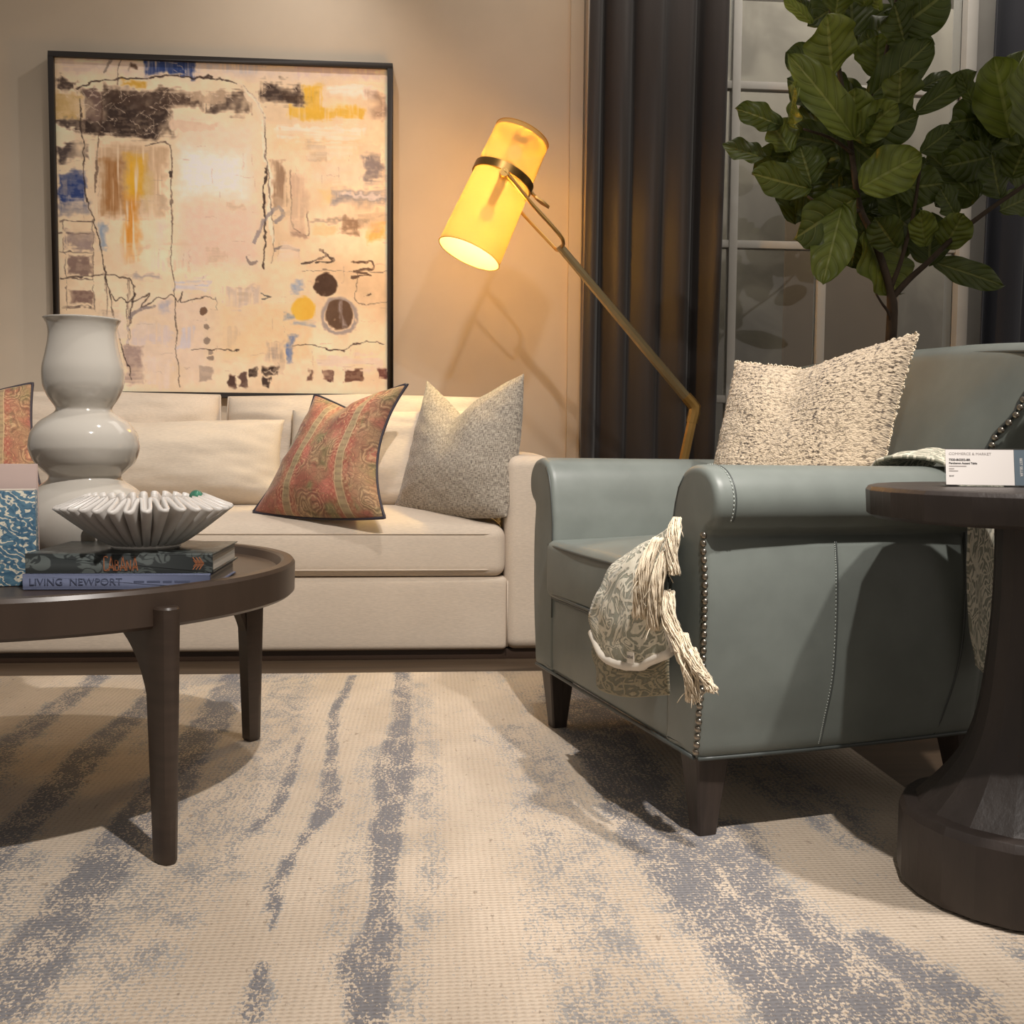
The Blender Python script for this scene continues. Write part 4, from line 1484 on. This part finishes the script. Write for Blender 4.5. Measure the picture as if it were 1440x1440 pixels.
for far in (False, True):
    secs = []
    for bx, ins in ((-.034, .016), (-.0335, .010), (-.030, .004), (-.024, .0008), (-.016, 0), (.06, 0), (.20, 0), (.34, 0), (.48, 0), (.585, 0), (.60, .003), (.606, .010)):
        bow = .010 * max(0, 1 - ((bx - .28) / .33) ** 2)
        q = inset(AP, ins)
        secs.append([(bx, mir(p[0] - (bow if p[0] < 0 and p[1] < .57 else 0), far), p[1] - (.004 * (bx / .6) if p[1] > .5 else 0)) for p in q])
    a = MB().loft(secs).build('arm', M['leather'], chair, 60)
    # welt round the front panel and under the roll
    q = inset(AP, .0135)
    ring = [(-.0345, mir(p[0], far), p[1]) for p in q if p[1] > .165]
    MB().tube([(x, mir(-.0555 + .003, far), .5795) for x in np.linspace(-.02, .59, 16)], .0028, 6).build('welt', M['leather_welt'], a, 180)
    MB().tube([(x, mir(-.037 - .010 * max(0, 1 - ((x - .28) / .33) ** 2), far), .1595) for x in np.linspace(-.03, .60, 20)], .0042, 8).build('base_welt', M['leather_welt'], a, 180)
    # inner edge of the front panel
    MB().tube([(-.033, mir(v_, far), z_) for v_, z_ in ((.079, .30), (.079, .54), (.072, .585), (.062, .628), (.049, .660), (.030, .682))], .0022, 6).build('panel_welt', M['leather_welt'], a, 180)
    if not far:
        # stitched seam round the roll and down the side panel
        b = MB()
        seam = [p for p in AP if p[1] > .60]
        for i in range(0, len(seam) - 1):
            p, q_ = Vector(seam[i]), Vector(seam[i + 1])
            L = (q_ - p).length
            c = (p + q_) / 2
            t = (q_ - p).normalized()
            nn = Vector((t.y, -t.x)) * .0006
            for sgn in (1,):
                b.tube([(.0, c.x - t.x * .0022 + nn.x, c.y - t.y * .0022 + nn.y), (.0, c.x + t.x * .0022 + nn.x, c.y + t.y * .0022 + nn.y)], .0009, 5)
        b.build('arm_stitching', M['stitch'], a, 180)
        MB().tube([(.005, p[0], p[1]) for p in seam], .0013, 6).build('seam', M['leather_welt'], a, 180)
        b = MB()
        side = [(x_, side_v(z_, x_, .0006), z_) for x_, z_ in ((.236, .562), (.236, .50), (.237, .40), (.236, .30), (.228, .22), (.222, .17))]
        sp_ = crom(side, 14)
        for i in range(0, len(sp_) - 1, 1):
            p, q_ = Vector(sp_[i]), Vector(sp_[i + 1])
            m_ = (p + q_) / 2
            b.tube([m_ - (q_ - p) * .28, m_ + (q_ - p) * .28], .0008, 5)
        b.build('side_stitching', M['stitch'], a, 180)
        MB().tube([(p[0] + .004, p[1] + .0005, p[2]) for p in sp_], .0014, 6).build('seam', M['leather_welt'], a, 180)
        MB().tube([(.545 - .05 * max(0, (.40 - z_) / .25) ** 2, side_v(z_, .53), z_) for z_ in np.linspace(.165, .572, 16)], .0024, 6).build('seam', M['leather_welt'], a, 180)

# front rail with a soft swell
rb_ = rounded_box(.10, .70, .196, .014, 0, 10, 3, .006)
fr = MB().add(*moved(rb_, (.020, .40, .158 + .098))).build('front_rail', M['leather'], chair, 180)
MB().tube([(-.0335, v_, .1595) for v_ in np.linspace(-.03, .83, 12)], .0042, 8).build('base_welt', M['leather_welt'], fr, 180)
MB().tube([(-.033, v_, .352 - .0 * v_) for v_ in np.linspace(.085, .715, 14)], .0035, 8).build('rail_welt', M['leather_welt'], fr, 180)
MB().box(.03, .60, .03, .77, .155, .30).build('seat_deck', M['leather_welt'], chair, 0)
# seat cushion
scv = rounded_box(.645, .632, .145, .022, .030, 14, 4, .010)
scu = MB().add(*moved(scv, (.268, .40, .355 + .0725))).build('seat_cushion', M['leather'], chair, 180)
for z in (.368, .487):
    e = [(.30, .078, z), (-.01, .079, z), (-.040, .095, z), (-.052, .16, z), (-.060, .40, z), (-.052, .64, z), (-.040, .705, z), (-.01, .721, z), (.30, .722, z)]
    MB().tube(crom(e, 6), .0036, 8).build('welt', M['leather_welt'], scu, 180)


# back, leaning and softly crowned
def bc(z):
    return .605 + .155 * (max(0, z - .165) / .785) ** 1.25


def bhw(z):
    pts = [(.165, .432), (.35, .452), (.55, .440), (.70, .424), (.75, .450), (.82, .500), (.88, .526), (1.0, .524)]
    for (a, va_), (c, vc) in zip(pts[:-1], pts[1:]):
        if z <= c:
            t = (z - a) / (c - a)
            t = t * t * (3 - 2 * t)
            return va_ + (vc - va_) * t
    return .44


def back_sec(z, ins, lift=.0):
    hw_, th = bhw(z) - ins, (.062 - .010 * (z - .165)) - ins * .9
    c = bc(z)
    pts = []
    N_ = 96
    for k in range(N_):
        a = 2 * PI * k / N_
        ca, sa = math.cos(a), math.sin(a)
        e = .22
        vx = hw_ * math.copysign(abs(ca) ** e, ca)
        bx = th * math.copysign(abs(sa) ** (e * 1.6), sa)
        u = vx / hw_
        wrap = -.024 * abs(u) ** 3
        pillow = -.020 * (1 - u * u) * (1 if sa < 0 else 0) * math.sin(PI * min(1, max(0, (z - .40) / .58)))
        crown = lift * (1 - u * u)
        pts.append((c + bx + wrap + pillow, .40 + vx, z + crown + .0 * u))
    return pts


secs = []
for z in np.linspace(.16, .915, 28):
    secs.append(back_sec(float(z), 0 if z > .17 else .004, .022 * max(0, (z - .6) / .35)))
for dz, ins in ((.012, .001), (.022, .005), (.030, .013), (.0345, .024), (.036, .040)):
    secs.append(back_sec(.915 + dz, ins, .022))
bk_ = MB().loft(secs).build('chair_back', M['leather'], chair, 60)
MB().tube([(bc(.932) - .052 - .024 * abs(u) ** 3 - .0, .40 + u * .505, .930 + .022 * (1 - u * u)) for u in np.linspace(-1, 1, 30)], .0036, 8).build('top_welt', M['leather_welt'], bk_, 180)
b = MB()
MB().tube([(bc(.95) - .040 - .03 * .02, .40 + .03, .9575), (bc(.95) - .01, .40 + .03, .9735), (bc(.95) + .03, .40 + .03, .9735)], .0018, 6).build('seam', M['leather_welt'], bk_, 180)
MB().tube([(bc(z_) - .056 - .020, .40 - bhw(z_) + .030, z_) for z_ in np.linspace(.70, .91, 14)], .0042, 8).build('edge_welt', M['leather_welt'], bk_, 180)

# nailheads: near arm front edge, and the near front edge of the back
bmn = bmesh.new()
bmesh.ops.create_uvsphere(bmn, u_segments=14, v_segments=8, radius=.0068)
for v_ in bmn.verts:
    v_.co.x *= .7
nail_me = bpy.data.meshes.new('nailhead')
bmn.to_mesh(nail_me)
bmn.free()
nail_me.materials.append(M['nail'])
nail_me.polygons.foreach_set('use_smooth', [True] * len(nail_me.polygons))


def nail(x, v_, z_, rz=0):
    o = bpy.data.objects.new('nailhead', nail_me)
    COL.objects.link(o)
    o.parent = chair
    o.location = (x, v_, z_)
    o.rotation_euler = (0, 0, rz)


for far in (False,):
    for k in range(28):
        z_ = .172 + k * .0150
        # follow the outer edge of the profile
        prof_v = [p for p in AP if p[0] < -.02]
        vv = min(prof_v, key=lambda p: abs(p[1] - z_))[0]
        nail(-.0325, mir(vv + .0075, far), z_, .5 if not far else -.5)
for k in range(14):
    z_ = .715 + k * .0150
    nail(bc(z_) - .056 - .026, .40 - bhw(z_) + .016, z_, .4)


# legs
def chair_leg(x, y, zt, back=False):
    b = MB()
    secs = []
    for z, h, ox in ((0.0, .0195, .02 if back else 0), (.012, .0205, .018 if back else 0), (.165, .036, 0)):
        c = .004
        pts = [(-h, -h + c), (-h + c, -h), (h - c, -h), (h, -h + c), (h, h - c), (h - c, h), (-h + c, h), (-h, h - c)]
        secs.append([(x + ox + p[0], y + p[1], z) for p in pts])
    return b.loft(secs)


for x, y, bk__ in ((.010, .008, False), (.010, .782, False), (.625, .03, True), (.625, .77, True)):
    chair_leg(x, y, .165, bk__).build('leg', M['legwood'], chair, 30)


# boucle pillow in the chair
def knit(u, v):
    row = math.sin(v * 140 + 1.2 * mnoise.noise(Vector((u * 6, v * 6, 1))))
    st_ = mnoise.noise(Vector((u * 26, v * 44, 5)))
    bl_ = mnoise.noise(Vector((u * 55, v * 60, 9)))
    return .0009 * row + .0030 * st_ + .0028 * bl_


A, U_, N_ = tilt_basis(48, 14)
pm = pillow_mesh((-.232, -.215), (.205, -.215), (-.204, .262), (.246, .292), .095, .055, .008, .008, .012, 150, .006, .30, 6, 2.8, .5, knit, -.15)
bp = uv_obj('throw_pillow', pm[0], pm[1], pm[2], M['boucle'], None, basis_mat((.855, 2.350, .716), A, U_, N_))
tag(bp, 'chunky cream boucle knit pillow resting in the green leather armchair', 'cushion')
rim = [Vector(p) for p in pm[3]]
b = MB()
for i in range(0, len(rim) - 1, 2):
    p, q_ = rim[i], rim[min(i + 2, len(rim) - 1)]
    for k in range(2):
        c = p.lerp(q_, random.random())
        r_ = random.uniform(.0018, .0036)
        d = Vector((random.uniform(-1, 1), random.uniform(-1, 1), random.uniform(-.6, .6))).normalized()
        e_ = d.cross(Vector((0, 0, 1)))
        e_ = e_.normalized() if e_.length > .01 else Vector((1, 0, 0))
        b.tube([c + d * r_ * math.sin(t) + e_ * r_ * (1 - math.cos(t)) for t in np.linspace(0, 5, 6)], .0016, 5)
lo = b.build('loop_edge', M['creamcord'], bp, 180)
lo['kind'] = 'stuff'

# ================================================================ throw blanket over the near arm
throw = thing('throw_blanket', 'sage and cream damask throw with cream tassels draped over the armchair seat and near arm', 'blanket', CH0, CRZ)
rows = [
    [(-.094, .305, .338), (-.104, .215, .304), (-.108, .067, .316), (-.096, -.058, .368)],
    [(-.100, .318, .376), (-.110, .205, .352), (-.114, .085, .372), (-.100, -.035, .415)],
    [(-.094, .276, .432), (-.106, .185, .434), (-.106, .095, .452), (-.092, -.005, .490)],
    [(-.072, .262, .487), (-.074, .180, .512), (-.068, .110, .540), (-.056, .030, .556)],
    [(.000, .246, .528), (.000, .190, .552), (.008, .140, .578), (.012, .098, .606)],
    [(.110, .250, .542), (.110, .195, .562), (.110, .140, .590), (.110, .099, .622)],
    [(.280, .275, .540), (.275, .215, .552), (.270, .150, .580), (.265, .102, .620)],
    [(.520, .215, .580), (.470, .175, .600), (.420, .130, .622), (.370, .104, .645)],
    [(.585, .102, .690), (.540, .100, .690), (.480, .098, .690), (.430, .092, .690)],
    [(.588, .050, .722), (.545, .045, .733), (.480, .035, .728), (.425, .040, .718)],
    [(.590, -.035, .725), (.560, -.040, .722), (.520, -.040, .718), (.475, -.035, .716)],
    [(.596, -.098, .690), (.570, -.103, .688), (.535, -.106, .684), (.492, -.104, .682)],
    [(.604, -.112, .600), (.578, -.115, .600), (.545, -.116, .600), (.503, -.112, .600)],
    [(.610, -.106, .490), (.582, -.110, .490), (.550, -.108, .490), (.515, -.104, .490)],
    [(.604, -.100, .390), (.580, -.103, .380), (.556, -.103, .375), (.530, -.098, .390)],
    [(.592, -.098, .310), (.580, -.100, .300), (.566, -.100, .297), (.552, -.096, .310)],
]
R2 = [crom(r, 8) for r in rows]
cols = [crom([r[i] for r in R2], 8) for i in range(len(R2[0]))]
nr, ncx = len(cols[0]), len(cols)
vs, uvs, fs = [], [], []
for j in range(nr):
    for i in range(ncx):
        p = np.array(cols[i][j])
        w = mnoise.noise(Vector((p[0] * 22, p[1] * 22, p[2] * 22))) * .007 + mnoise.noise(Vector((p[1] * 55 + p[2] * 30, p[2] * 18, p[0] * 9))) * .004
        p = p + np.array((-w * .8, -w * .3, w * .6))
        vs.append(tuple(p))
        uvs.append((i / (ncx - 1) * .42, j / (nr - 1) * 1.15))
for j in range(nr - 1):
    for i in range(ncx - 1):
        fs.append((j * ncx + i, j * ncx + i + 1, (j + 1) * ncx + i + 1, (j + 1) * ncx + i))
clo = uv_obj('cloth', vs, fs, uvs, M['throw'], throw)
md = clo.modifiers.new('thick', 'SOLIDIFY')
md.thickness = .007
md.offset = 0
hem = MB().tube([(x - .005, y, z) for x, y, z in [vs[i] for i in range(ncx)]], .0085, 8)
hem.tube([vs[j * ncx + ncx - 1] for j in range(0, 26)], .004, 6)
h = hem.build('hem', M['tagwhite'], throw, 180)
h['label'] = 'cream bound hem of the blanket'
# folded under-layer showing its dull reverse
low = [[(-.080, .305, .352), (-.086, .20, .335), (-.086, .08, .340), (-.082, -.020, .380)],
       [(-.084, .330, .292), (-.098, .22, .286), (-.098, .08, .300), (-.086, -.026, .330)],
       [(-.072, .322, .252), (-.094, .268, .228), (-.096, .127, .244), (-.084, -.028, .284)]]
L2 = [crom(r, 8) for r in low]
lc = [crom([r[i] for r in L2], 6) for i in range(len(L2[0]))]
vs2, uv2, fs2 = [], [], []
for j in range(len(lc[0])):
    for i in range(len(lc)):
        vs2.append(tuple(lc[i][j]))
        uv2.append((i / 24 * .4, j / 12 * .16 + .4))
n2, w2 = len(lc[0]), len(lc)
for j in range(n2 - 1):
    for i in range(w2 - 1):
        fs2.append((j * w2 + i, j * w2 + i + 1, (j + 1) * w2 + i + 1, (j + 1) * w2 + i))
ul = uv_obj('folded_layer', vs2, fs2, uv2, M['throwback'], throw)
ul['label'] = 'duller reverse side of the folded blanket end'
md = ul.modifiers.new('thick', 'SOLIDIFY')
md.thickness = .005
lip = [vs2[(n2 - 1) * w2 + i] for i in range(w2)]
lip2 = [vs2[(n2 - 3) * w2 + i] for i in range(w2)]
hb = MB()
hb.loft([[(p[0] - .0045, p[1], p[2] - .002), (p[0] - .0045, q_[1], q_[2] + .004), (p[0] - .001, q_[1], q_[2] + .004), (p[0] - .001, p[1], p[2] - .002)] for p, q_ in zip(lip, lip2)])
hb.build('folded_hem', simple('olive_hem', (168, 158, 132), .9, var=.05, bump=.2), throw, 60)
# care tag
tg = MB().box(-.0005, .0005, -.015, .015, -.011, .011).build('care_tag', M['tagwhite'], throw, 0, Matrix.Translation((-.1285, .050, .338)) @ Matrix.Rotation(-.12, 4, 'X'))
text_mesh('XFDAY', .0085, M['ink'], tg, Matrix.Translation((-.0009, 0, .001)) @ Matrix.Rotation(-PI / 2, 4, 'Z') @ FRONT, 'tag_lettering', 1., .0001)


# tassels
def tassel(path, r, seed, strands=64):
    rnd = random.Random(seed)
    b = MB()
    P = crom(path, 6)
    N_ = len(P)
    for s in range(strands):
        a0, rr = rnd.uniform(0, 6.28), r * math.sqrt(rnd.random())
        tw = rnd.uniform(2.2, 3.4)
        e0 = rnd.uniform(.88, 1.06)
        pts = []
        for i, p in enumerate(P):
            t = i / (N_ - 1)
            f = (.75 + .35 * math.sin(PI * min(1, t * 1.15)) + (.9 * (t - .75) if t > .75 else 0))
            a = a0 + tw * t
            jx = rnd.uniform(-1, 1) * .0012 + .0012 * math.sin(t * 26 + a0 * 3)
            q_ = np.array(p) * 1.
            if t > .85:
                q_ = q_ + np.array((0, 0, (1 - e0) * .05))
            pts.append((q_[0] + rr * f * math.cos(a) * .75 + jx, q_[1] + rr * f * math.sin(a) + jx, q_[2] + rnd.uniform(-1, 1) * .0014))
        b.tube(pts, rnd.uniform(.0007, .0014), 4)
    for s in range(7):
        i = rnd.randrange(2, N_ - 1)
        p = np.array(P[i])
        a = rnd.uniform(0, 6.28)
        pts = [p + np.array((math.cos(a) * r * k * .5, math.sin(a) * r * k * .55, -.006 * k * k * .5)) for k in (1, 1.8, 2.5, 2.9)]
        b.tube([tuple(q_) for q_ in pts], .0007, 4)
    return b


TASS = [([(-.060, .004, .606), (-.078, -.018, .580), (-.088, -.032, .548), (-.088, -.044, .508)], .0150),
        ([(-.092, .016, .568), (-.118, .012, .520), (-.126, .016, .470), (-.124, .026, .418)], .0175),
        ([(-.090, -.012, .545), (-.110, -.022, .500), (-.116, -.018, .450), (-.114, -.012, .402)], .0160),
        ([(-.088, -.026, .475), (-.104, -.050, .440), (-.104, -.084, .400), (-.098, -.106, .358)], .0165),
        ([(-.088, -.078, .405), (-.098, -.108, .375), (-.094, -.124, .335), (-.088, -.120, .292)], .0175),
        ([(-.086, -.108, .385), (-.090, -.136, .360), (-.086, -.160, .342), (-.080, -.172, .322)], .0140)]
for k, (pth, r_) in enumerate(TASS):
    tassel(pth, r_, k + 20).build('tassel', M['creamcord'], throw, 180)

# ================================================================ pedestal side table
ST = (.985, 1.610, RZ)
stb = thing('side_table', 'dark carved pedestal side table with a faceted round top and a drum base', 'side table', ST)


def facet(prof, n, wob, seed):
    rnd = random.Random(seed)
    wv_ = [1 + rnd.uniform(-wob, wob) for _ in range(n)]
    secs = []
    for r, z in prof:
        secs.append([(r * wv_[k] * math.cos(2 * PI * (k + .5) / n), r * wv_[k] * math.sin(2 * PI * (k + .5) / n), z) for k in range(n)])
    return MB().loft(secs)


facet([(.10, .622), (.249, .622), (.259, .628), (.2615, .668), (.257, .674), (.253, .6755), (.05, .6765)], 22, .006, 1).build('table_top', M['blackwood'], stb, 12, bevel=.0015)
colp = [(.168, .128), (.164, .141)] + [tuple(p) for p in crom([(.158, .148), (.128, .182), (.098, .225), (.078, .275), (.066, .335), (.058, .42), (.054, .50), (.054, .58), (.056, .624)], 4)]
facet(colp, 16, .012, 2).build('column', M['blackwood'], stb, 14)
facet([(.172, 0), (.187, .006), (.190, .02), (.190, .125), (.184, .138), (.166, .141), (.05, .141)], 22, .006, 3).build('drum_base', M['blackwood'], stb, 14, bevel=.002)

# price sign in an acrylic stand
sign = thing('price_sign', 'small white price card in a clear acrylic stand on the dark side table', 'sign', (.892, 1.600, RZ + .6772), math.radians(-14))
SLm = Matrix.Rotation(math.radians(-14), 4, 'X')
b = MB().box(-.056, .078, -.0005, .0025, 0.0, .063)
b.build('acrylic_panel', M['acrylic'], sign, 0, SLm)
MB().box(-.056, .078, -.004, .040, 0, .002).build('acrylic_foot', M['acrylic'], sign, 0)
c = MB().box(-.055, .050, -.0016, -.0008, .002, .061).build('card', M['card'], sign, 0, SLm)
tb = MB().box(.0505, .076, -.0016, -.0008, .002, .061).build('side_tab', M['slate'], sign, 0, SLm)


def sgn(body, size, x, z, mat, par, rot=0., sx=1., al='LEFT', bold=0., name='lettering'):
    return text_mesh(body, size, mat, par, Matrix.Translation((x, -.0018, z)) @ FRONT @ Matrix.Rotation(rot, 4, 'Z'), name, sx, .0001, al, bold)


sgn('COMMERCE & MARKET', .0062, -.050, .0535, M['inkgrey'], c, 0, 1.02)
sgn('7320-BG252-BR', .0050, -.050, .0435, M['ink'], c, 0, 1., 'LEFT', .00018)
sgn('Percheron Accent Table', .0044, -.050, .0378, M['ink'], c, 0, 1., 'LEFT', .00016)
b = MB()
for z_, w_ in ((.0330, .027), (.0285, .008), (.0250, .014)):
    b.box(-.050, -.050 + w_, -.0019, -.0016, z_ - .0007, z_ + .0007)
b.build('small_print', M['inkgrey'], c, 0)
sgn('$549', .0036, -.050, .0165, M['ink'], c)
sgn('BEST SELLER', .0056, .0605, .0320, M['card'], tb, -PI / 2, 1., 'CENTER')

# ================================================================ fiddle leaf fig
fig = thing('fiddle_leaf_fig', 'tall fiddle-leaf fig tree standing behind the armchair in front of the window', 'plant', (1.51, 3.30, 0))
FO = Vector((1.51, 3.30, 0))


def FL(p):
    return tuple(Vector(p) - FO)


po = MB().lathe([(0, 0), (.13, 0), (.14, .01), (.165, .30), (.172, .32), (.160, .325), (.152, .30), (.0, .29)], 40).build('planter', M['basket'], fig, 35)
MB().lathe([(0, .289), (.150, .289), (.150, .294), (.08, .300), (0, .302)], 32).build('soil', M['soil'], fig, 60)
tk = crom([(1.53, 3.30, .29), (1.50, 3.31, .70), (1.509, 3.30, 1.10), (1.502, 3.30, 1.26), (1.440, 3.31, 1.44), (1.388, 3.30, 1.535), (1.362, 3.31, 1.70), (1.335, 3.30, 1.83), (1.300, 3.30, 2.00), (1.266, 3.29, 2.18), (1.255, 3.30, 2.42)], 4)
rr = [.021, .0205, .020, .0195, .019, .0187, .0185, .018, .018, .0178, .0175, .017] + [.0125 - .008 * k / 30 for k in range(40)]
MB().tube([FL(p) for p in tk], rr[:len(tk)], 10).build('trunk', M['bark'], fig, 180)
for pts, ra in (([(1.504, 3.30, 1.235), (1.56, 3.29, 1.30), (1.615, 3.27, 1.355), (1.70, 3.26, 1.44), (1.80, 3.25, 1.52), (1.945, 3.24, 1.625), (2.06, 3.24, 1.74)], .011),
                ([(1.507, 3.30, 1.15), (1.487, 3.28, 1.19), (1.462, 3.27, 1.215), (1.436, 3.26, 1.245)], .006),
                ([(1.502, 3.30, 1.27), (1.53, 3.29, 1.36), (1.56, 3.28, 1.50), (1.58, 3.28, 1.66)], .009),
                ([(1.39, 3.30, 1.52), (1.30, 3.28, 1.50), (1.20, 3.26, 1.55)], .007),
                ([(1.36, 3.30, 1.70), (1.28, 3.28, 1.74), (1.18, 3.26, 1.76)], .007),
                ([(1.35, 3.30, 1.75), (1.42, 3.28, 1.90), (1.47, 3.28, 2.10), (1.49, 3.28, 2.3)], .008)):
    cp = crom(pts, 5)
    MB().tube([FL(p) for p in cp], [ra * (1 - .5 * i / len(cp)) for i in range(len(cp))], 8).build('branch', M['bark'], fig, 180)
rnd = random.Random(3)
lv, lf, lc_, luv = [], [], [], []
FILL = []
for k in range(52):
    cx_, cz_ = rnd.choice(((1.25, 1.72), (1.42, 1.95), (1.45, 2.25), (1.22, 1.58), (1.52, 1.60), (1.62, 1.55), (1.95, 1.80), (2.05, 1.95), (1.38, 1.75)))
    x_, z_, y_ = cx_ + rnd.uniform(-.10, .10), cz_ + rnd.uniform(-.10, .10), 3.33 + rnd.uniform(.0, .16)
    a_ = rnd.uniform(-.9, 4.0)
    L_ = rnd.uniform(.14, .22)
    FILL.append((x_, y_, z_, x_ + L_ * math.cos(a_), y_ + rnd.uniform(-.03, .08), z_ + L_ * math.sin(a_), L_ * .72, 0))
for (ax_, ay, az, bx_, by, bz_, wd, tone) in LEAVES + FILL:
    A0, B0 = Vector((ax_, ay, az)), Vector((bx_, by, bz_))
    D = (B0 - A0) * 1.1
    L = D.length
    D.normalize()
    nrm = Vector((rnd.uniform(-.45, .3), -1, rnd.uniform(-.1, .5) if tone else rnd.uniform(-.3, .4)))
    S_ = D.cross(nrm).normalized()
    Nn = S_.cross(D).normalized()
    if Nn.y > 0:
        Nn = -Nn
    nu, nv = 15, 22
    k0 = len(lv)
    cup = rnd.uniform(.05, .28)
    bend = rnd.uniform(-.10, .22)
    ph = rnd.uniform(0, 6)
    tnt = (.28, .62, .95)[tone] * rnd.uniform(.75, 1.1)  # leaf's own green plus lit and shaded tones, both set in the colour
    for j in range(nv):
        t = j / (nv - 1)
        # obovate outline, narrow at the base and broad past the middle
        wv_ = (math.sin(PI * min(1, t ** .78) * .985 + .012)) ** .62 * (.62 + .42 * t) if 0 < t < 1 else .015
        if t > .9:
            wv_ *= .35 + .65 * math.sqrt(max(0, (1 - t) / .1))
        for i in range(nu):
            u = i / (nu - 1) * 2 - 1
            w = u * wv_ * wd / 2 * 1.42
            wav = .012 * math.sin(t * 15 + ph + (2 if u > 0 else 0)) * u * u * (wd / .12)
            vein = abs(math.sin((t * 1.0 - abs(u) * .22) * PI * 6.5))
            h = cup * abs(u) * wd / 2 * (1 - .3 * t) - bend * L * t * t + wav + .0035 * (vein ** 2) * (1 - abs(u)) - .004 * math.exp(-(u / .10) ** 2)
            p = A0 + D * (t * L) + S_ * w + Nn * h
            lv.append(FL(p))
            vl = max(math.exp(-(u / .09) ** 2), .7 * max(0, 1 - vein * 5.5) * (1 - .5 * abs(u)))
            lc_.append((tnt, vl, 0, 1))
            luv.append(((u + 1) / 2, t))
    for j in range(nv - 1):
        for i in range(nu - 1):
            lf.append((k0 + j * nu + i, k0 + j * nu + i + 1, k0 + (j + 1) * nu + i + 1, k0 + (j + 1) * nu + i))
me = bpy.data.meshes.new('foliage')
me.from_pydata(lv, [], lf)
lu = me.uv_layers.new(name='UVMap')
li = np.zeros(len(me.loops), dtype=np.int32)
me.loops.foreach_get('vertex_index', li)
lu.data.foreach_set('uv', np.array(luv, np.float32)[li].ravel())
at = me.attributes.new('tint', 'FLOAT_COLOR', 'POINT')
at.data.foreach_set('color', np.array(lc_, np.float32).ravel())
link('foliage', me, M['leaf'], fig, 180)

# ================================================================ light and camera
def spot(name, loc, aim, power, angle, blend_, radius, col=(1, .935, .875)):
    l = bpy.data.lights.new(name, 'SPOT')
    l.energy = power
    l.spot_size = math.radians(angle)
    l.spot_blend = blend_
    l.shadow_soft_size = radius
    l.color = col
    o = bpy.data.objects.new(name, l)
    COL.objects.link(o)
    o.location = loc
    o.rotation_euler = (Vector(aim) - Vector(loc)).to_track_quat('-Z', 'Y').to_euler()
    return o


spot('track_spot', (.45, .57, 3.0), (-.65, 2.25, .3), 325, 72, .6, .025)
spot('track_spot', (1.22, .80, 3.0), (.80, 2.0, .3), 285, 44, .8, .045)
spot('track_spot', (1.0, .35, 3.1), (-.1, 4.2, .9), 78, 50, .7, .03)
spot('track_spot', (-.36, 3.90, 3.1), (-1.1, 4.46, 1.2), 26, 110, 1., .02)
spot('track_spot', (.2, 2.2, 3.1), (-.8, 3.7, .6), 98, 80, .8, .05)


def point(name, loc, power, radius, col):
    l = bpy.data.lights.new(name, 'POINT')
    l.energy = power
    l.shadow_soft_size = radius
    l.color = col
    o = bpy.data.objects.new(name, l)
    COL.objects.link(o)
    o.location = loc
    return o


for tt_ in (.33, .85):
    pc = T0 + ax * (SLn * tt_)
    point('lamp_bulb_light', pc - ey * .0, 265, .029, (1, .71, .28))
l = bpy.data.lights.new('added_backdrop_light', 'AREA')
l.energy = 42  # unseen fill light, added to brighten the wall behind the glass
l.size = 3.0
l.color = (1, .92, .82)
o = bpy.data.objects.new('added_backdrop_light', l)
COL.objects.link(o)
o.location = (1.6, 5.0, 3.2)

w = bpy.data.worlds.new('World')
SC.world = w
w.use_nodes = True
bg = w.node_tree.nodes['Background']
bg.inputs[0].default_value = (1.0, .90, .80, 1)
bg.inputs[1].default_value = .29

cam = bpy.data.cameras.new('camera')
co = bpy.data.objects.new('camera', cam)
COL.objects.link(co)
TH, PI_, RO = math.radians(4.5), math.radians(3.8), math.radians(.45)
f_ = Vector((math.sin(TH) * math.cos(PI_), math.cos(TH) * math.cos(PI_), -math.sin(PI_)))
r_ = f_.cross(Vector((0, 0, 1))).normalized()
u_ = r_.cross(f_)
rc = r_ * math.cos(RO) + u_ * math.sin(RO)
uc = rc.cross(-f_) * -1
uc = (-f_).cross(rc)
mw = Matrix.Identity(4)
for i in range(3):
    mw[i][0], mw[i][1], mw[i][2] = rc[i], uc[i], -f_[i]
mw[0][3], mw[1][3], mw[2][3] = 0, 0, .75
co.matrix_world = mw
cam.sensor_fit = 'HORIZONTAL'
cam.sensor_width = 36
cam.lens = 36.0
cam.clip_start = .02
SC.camera = co
SC.view_settings.view_transform = 'Standard'
SC.view_settings.look = 'None'
SC.view_settings.exposure = 0
SC.cycles.max_bounces = 8
SC.cycles.transparent_max_bounces = 12
SC.cycles.sample_clamp_indirect = 6
SC.cycles.caustics_reflective = False
SC.cycles.caustics_refractive = False
SC.cycles.use_denoising = True
